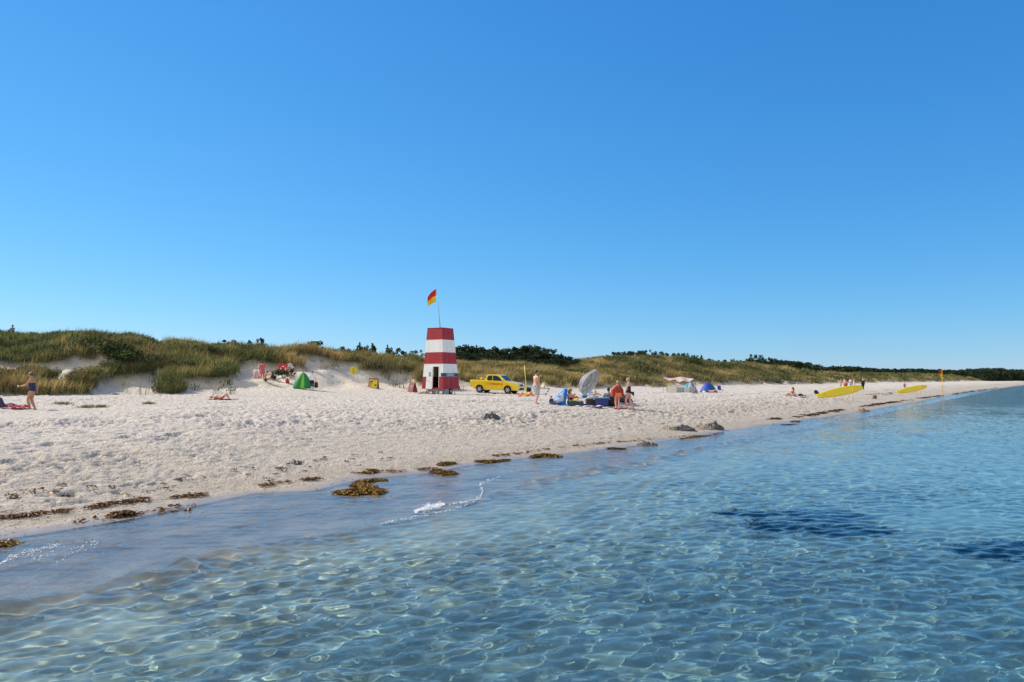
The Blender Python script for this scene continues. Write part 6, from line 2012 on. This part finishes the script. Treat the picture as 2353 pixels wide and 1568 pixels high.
def weed_pile(path, wpx, hgt, n, label, group='seaweed piles at the water edge', dark=0.0):
    """path: list of survey pixels on the ground; wpx: half width in px"""
    P = [at_px(a, b) for a, b in path]
    L_ = 0; cx = []; cy = []; hh = []
    K = max(10, n)
    for i in range(K):
        t = hr.random() * (len(P) - 1); k = int(min(t, len(P) - 2)) if len(P) > 1 else 0; f = t - k
        q0 = P[k]; q1 = P[min(k + 1, len(P) - 1)]
        r_ = wpx / PX * q0[1] * .8
        e_ = (1 - abs(2 * t / max(1, len(P) - 1) - 1) ** 2) if len(P) > 1 else 1
        o1 = hr.normal(0, r_ * .45) * (.4 + .6 * e_); o2 = hr.normal(0, r_ * 1.1) * (.4 + .6 * e_)
        cx.append(q0[0] + (q1[0] - q0[0]) * f + o1); cy.append(q0[1] + (q1[1] - q0[1]) * f + o2)
        d_ = math.hypot(o1 / (r_ * .45), o2 / (r_ * 1.1))
        hh.append(.75 * hgt * max(0, 1.2 - .5 * d_) * (.35 + .65 * e_))
    cx = np.array(cx); cy = np.array(cy); cz = np.maximum(height(cx, cy), -.01)
    A = W_A; B = W_B * (1 - dark) + W_A * dark
    Vw, Fw, Cw = strands(cx, cy, cz, 26, .12, .016, np.array(hh), hr, A, B)
    o = mesh_np('seaweed_pile', Vw, Fw, M_WEED, smooth=False, attrs={'tint': ('FLOAT_COLOR', Cw)})
    return tag(o, label, 'seaweed', group)


weed_pile([(775, 1136), (830, 1137), (880, 1136)], 16, .14, 90, 'largest golden-brown seaweed pile at the water edge, lowest part of the zigzag')
weed_pile([(810, 1118), (845, 1126), (880, 1132)], 9, .12, 50, 'middle arm of the zigzag of golden-brown seaweed')
weed_pile([(822, 1112), (850, 1109), (880, 1106)], 8, .09, 36, 'upper arm of the zigzag of golden-brown seaweed')
weed_pile([(998, 1083), (1020, 1091), (1044, 1092)], 12, .13, 55, 'rounded golden seaweed pile at the water edge right of the zigzag')
weed_pile([(1010, 1070), (1040, 1066)], 7, .09, 28, 'small seaweed pile just above the rounded golden one')
weed_pile([(1095, 1062), (1130, 1063), (1166, 1059)], 6, .08, 40, 'long flat seaweed pile tapering to the left, centre of the waterline')
weed_pile([(1222, 1053), (1252, 1051), (1286, 1051)], 9, .13, 44, 'seaweed pile with a raised lump, right of the long flat one')
weed_pile([(838, 1088), (860, 1085)], 8, .10, 26, 'small brown seaweed lump on the sand above the zigzag')
weed_pile([(262, 1186), (300, 1184)], 8, .10, 34, 'dark seaweed knot on the wet sand at lower left', dark=.6)
weed_pile([(0, 1254), (25, 1255)], 12, .06, 34, 'flat reddish-brown seaweed at the left edge of the waterline')
weed_pile([(1400, 1032), (1432, 1034)], 7, .06, 26, 'dark seaweed streak in the shallow water right of centre', dark=.7)
weed_pile([(1570, 1010), (1600, 1005), (1632, 1003)], 6, .07, 34, 'golden seaweed streak at the waterline below the two sand heaps')
weed_pile([(1820, 971), (1834, 970)], 6, .10, 16, 'brown seaweed clump at the waterline below the sunbathers')
weed_pile([(1795, 978), (1828, 977)], 4, .04, 18, 'thin dark seaweed line in the water right of the sand heaps', dark=.7)

# the strand line: scattered scraps nobody could count
paths = [([(0, 1192), (60, 1188), (150, 1176), (260, 1160), (360, 1147), (470, 1140)], 3, 190), ([(530, 1130), (600, 1120), (660, 1108), (740, 1102)], 2, 60), ([(800, 1092), (870, 1086), (950, 1082), (1000, 1077)], 2, 36),
         ([(1080, 1054), (1180, 1046), (1280, 1030), (1360, 1022), (1440, 1016)], 2, 70), ([(1440, 1016), (1540, 1006), (1650, 1000)], 1.5, 24), ([(1760, 966), (1840, 960), (1930, 943)], .8, 22), ([(1930, 943), (2020, 930), (2100, 918), (2180, 908), (2240, 899), (2353, 884)], .8, 130),
         ([(0, 1140), (300, 1122), (600, 1086), (900, 1052)], 16, 60), ([(120, 1205), (330, 1180), (560, 1150)], 8, 34)]
sx = []; sy = []
for P_, wpx, n in paths:
    for i in range(n):
        t = hr.random() * (len(P_) - 1); k = int(t); f = t - k
        clump = vnoise(np.array([t * 3.1 + wpx]), np.array([n * .1]), 3)[0]
        if clump < -.25: continue
        a = P_[k][0] + (P_[k + 1][0] - P_[k][0]) * f; b_ = P_[k][1] + (P_[k + 1][1] - P_[k][1]) * f + hr.normal(0, wpx * .5)
        d = ray(a, b_); tt = (0.25 - CAM_H) / d.z
        q = at_px(a, b_)
        sx.append(q[0]); sy.append(q[1])
sx = np.array(sx); sy = np.array(sy); sz = height(sx, sy)
sc_ = np.clip(np.hypot(sx, sy) / 30, 1, 4)
far_ = np.hypot(sx, sy) > 45
Va, Fa, Ca = strands(sx[~far_], sy[~far_], sz[~far_] + .01, 5, .13, .016, np.full((~far_).sum(), .02), hr, W_A * 1.5, np.array([.26, .11, .03]))
Vb, Fb, Cb = strands(sx[far_], sy[far_], sz[far_] + .01, 7, .5, .05, np.full(far_.sum(), .03), hr, W_A * 1.2, W_C)
o = mesh_np('strand_line', np.concatenate([Va, Vb]), np.concatenate([Fa, Fb + len(Va)]), M_WEED, smooth=False, attrs={'tint': ('FLOAT_COLOR', np.concatenate([Ca, Cb]))}, kind='stuff')
# pebbles and shell grit strewn on the beach
n = 15000
aa = np.radians(hr.uniform(-40, 34, n)); dd = np.exp(hr.uniform(math.log(9), math.log(60), n))
gx_ = np.tan(aa) * dd; gy_ = dd
s1, e1_, w1 = fields(gx_, gy_)
kk = (e1_ > .1) & (e1_ < 34) & (hr.random(n) < np.clip(1.1 - e1_ / 16, .18, 1))
gx_, gy_ = gx_[kk], gy_[kk]; gz_ = height(gx_, gy_)
m = len(gx_)
sz_ = hr.uniform(.006, .024, m) * np.clip(gy_ / 22, .8, 2.2)
octa = np.array([[1, 0, 0], [0, 1, 0], [-1, 0, 0], [0, -1, 0], [0, 0, .6], [0, 0, -.6]])
Vp = np.stack([gx_, gy_, gz_], -1)[:, None] + octa[None] * sz_[:, None, None] * hr.uniform(.6, 1.3, (m, 6, 1))
Fp = (np.arange(m) * 6)[:, None, None] + np.array([[0, 1, 4], [1, 2, 4], [2, 3, 4], [3, 0, 4], [1, 0, 5], [2, 1, 5], [3, 2, 5], [0, 3, 5]])[None]
tt = hr.random((m, 1)); cp_ = np.where(tt < .1, .55, .04 + .10 * tt) * np.array([1, .9, .78])[None]
Cp = np.concatenate([np.repeat(cp_[:, None], 6, 1), np.ones((m, 6, 1))], -1).reshape(-1, 4)
mesh_np('pebbles', Vp.reshape(-1, 3), Fp.reshape(-1, 3), M_WEED, smooth=False, attrs={'tint': ('FLOAT_COLOR', Cp)}, kind='stuff')

# dark eelgrass beds under the water
def eelgrass(pts, label):
    cx = []; cy = []
    for (a, b_, ra, rb, n) in pts:
        for i in range(n):
            an = hr.uniform(0, 6.28); q = hr.random() ** .5
            x_, y_ = hit_plane(a + math.cos(an) * q * ra, b_ + math.sin(an) * q * rb, -.25)
            cx.append(x_); cy.append(y_)
    cx = np.array(cx); cy = np.array(cy)
    kp = fbm(cx / .9, cy / .7, 3, 2) + hr.normal(0, .12, len(cx)) > -.12
    cx, cy = cx[kp], cy[kp]; cz = height(cx, cy)
    m = len(cx)
    Vb, Fb, Cb = blades(cx, cy, cz, 18, np.full(m, .14), np.full(m, .20), np.full(m, .025), np.array([.006, .010, .008]), np.array([.03, .03, .02]), np.full(m, .3), hr, lean=2.2)
    o = mesh_np('eelgrass_patch', Vb, Fb, M_WEED, smooth=False, attrs={'tint': ('FLOAT_COLOR', Cb)})
    return tag(o, label, 'eelgrass', 'dark eelgrass patches under water')


eelgrass([(1700, 1203, 55, 4, 45), (1850, 1210, 130, 14, 330), (1780, 1232, 70, 8, 120), (1930, 1240, 90, 9, 170)], 'large dark eelgrass patch under the clear water right of centre')
eelgrass([(2310, 1282, 70, 10, 170), (2240, 1290, 40, 6, 60), (2345, 1305, 30, 6, 50)], 'dark eelgrass patch under the water at the right edge')

# ------------------------------------------------------------------ foam of the little breaker, and white flecks standing in for sun glints
M_FOAM_GLINTS = mat('foam_and_glints', (0.86, 0.88, 0.90), 0.35, .04, 30)
fr_ = np.random.default_rng(9)


def flecks(P, r0, r1, name):
    m = len(P)
    r = fr_.uniform(r0, r1, m)
    t = (1 + 5 ** .5) / 2
    ico = np.array([[-1, t, 0], [1, t, 0], [-1, -t, 0], [1, -t, 0], [0, -1, t], [0, 1, t], [0, -1, -t], [0, 1, -t], [t, 0, -1], [t, 0, 1], [-t, 0, -1], [-t, 0, 1]]) / 1.9
    fi = np.array([[0, 11, 5], [0, 5, 1], [0, 1, 7], [0, 7, 10], [0, 10, 11], [1, 5, 9], [5, 11, 4], [11, 10, 2], [10, 7, 6], [7, 1, 8], [3, 9, 4], [3, 4, 2], [3, 2, 6], [3, 6, 8], [3, 8, 9], [4, 9, 5], [2, 4, 11], [6, 2, 10], [8, 6, 7], [9, 8, 1]])
    V = P[:, None] + ico[None] * r[:, None, None] * np.array([1.3, 1.3, .7])
    F = (np.arange(m) * 12)[:, None, None] + fi[None]
    return mesh_np(name, V.reshape(-1, 3), F.reshape(-1, 3), M_FOAM_GLINTS, kind='stuff')


def water_z(x, y):
    i = np.argmin((WV[:, 0] - x) ** 2 + (WV[:, 1] - y) ** 2)
    return WV[i, 2]


fp = []
for (poly, n, wd, up) in (([(952, 1173), (975, 1166), (1000, 1160), (1022, 1156)], 1000, 8, .03), ([(870, 1200), (930, 1190), (990, 1178), (1040, 1168), (1090, 1152)], 130, 2.6, .02), ([(1030, 1157), (1060, 1152), (1085, 1148)], 60, 2, .02),
                          ([(1085, 1150), (1105, 1138), (1110, 1122), (1102, 1110), (1125, 1100), (1150, 1092)], 150, 5.5, .015), ([(0, 1290), (30, 1277), (60, 1265), (100, 1256), (140, 1246)], 160, 9, .02), ([(60, 1282), (160, 1262), (230, 1240)], 60, 14, .02),  # last two strokes, at the left edge: sun glints imitated by white flecks
                          ([(1920, 958), (1936, 955)], 40, 1.2, .05), ([(2098, 938), (2112, 936)], 60, 1.6, .06), ([(560, 1300), (610, 1288)], 0, 1, .02)):
    for i in range(n):
        t = fr_.random() * (len(poly) - 1); k = int(t); f = t - k
        env = math.sin(math.pi * (.06 + .9 * t / (len(poly) - 1))) ** .8 * (.75 + .25 * math.sin(t * 5.3 + n)) + .12
        a = poly[k][0] + (poly[k + 1][0] - poly[k][0]) * f; b_ = poly[k][1] + (poly[k + 1][1] - poly[k][1]) * f + fr_.normal(0, wd * .5) * env
        x_, y_ = hit_plane(a, b_, .03)
        fp.append((x_, y_, max(water_z(x_, y_), -.005) + fr_.random() ** 1.5 * up * env))
flecks(np.array(fp), .003, .011, 'foam_and_glints')
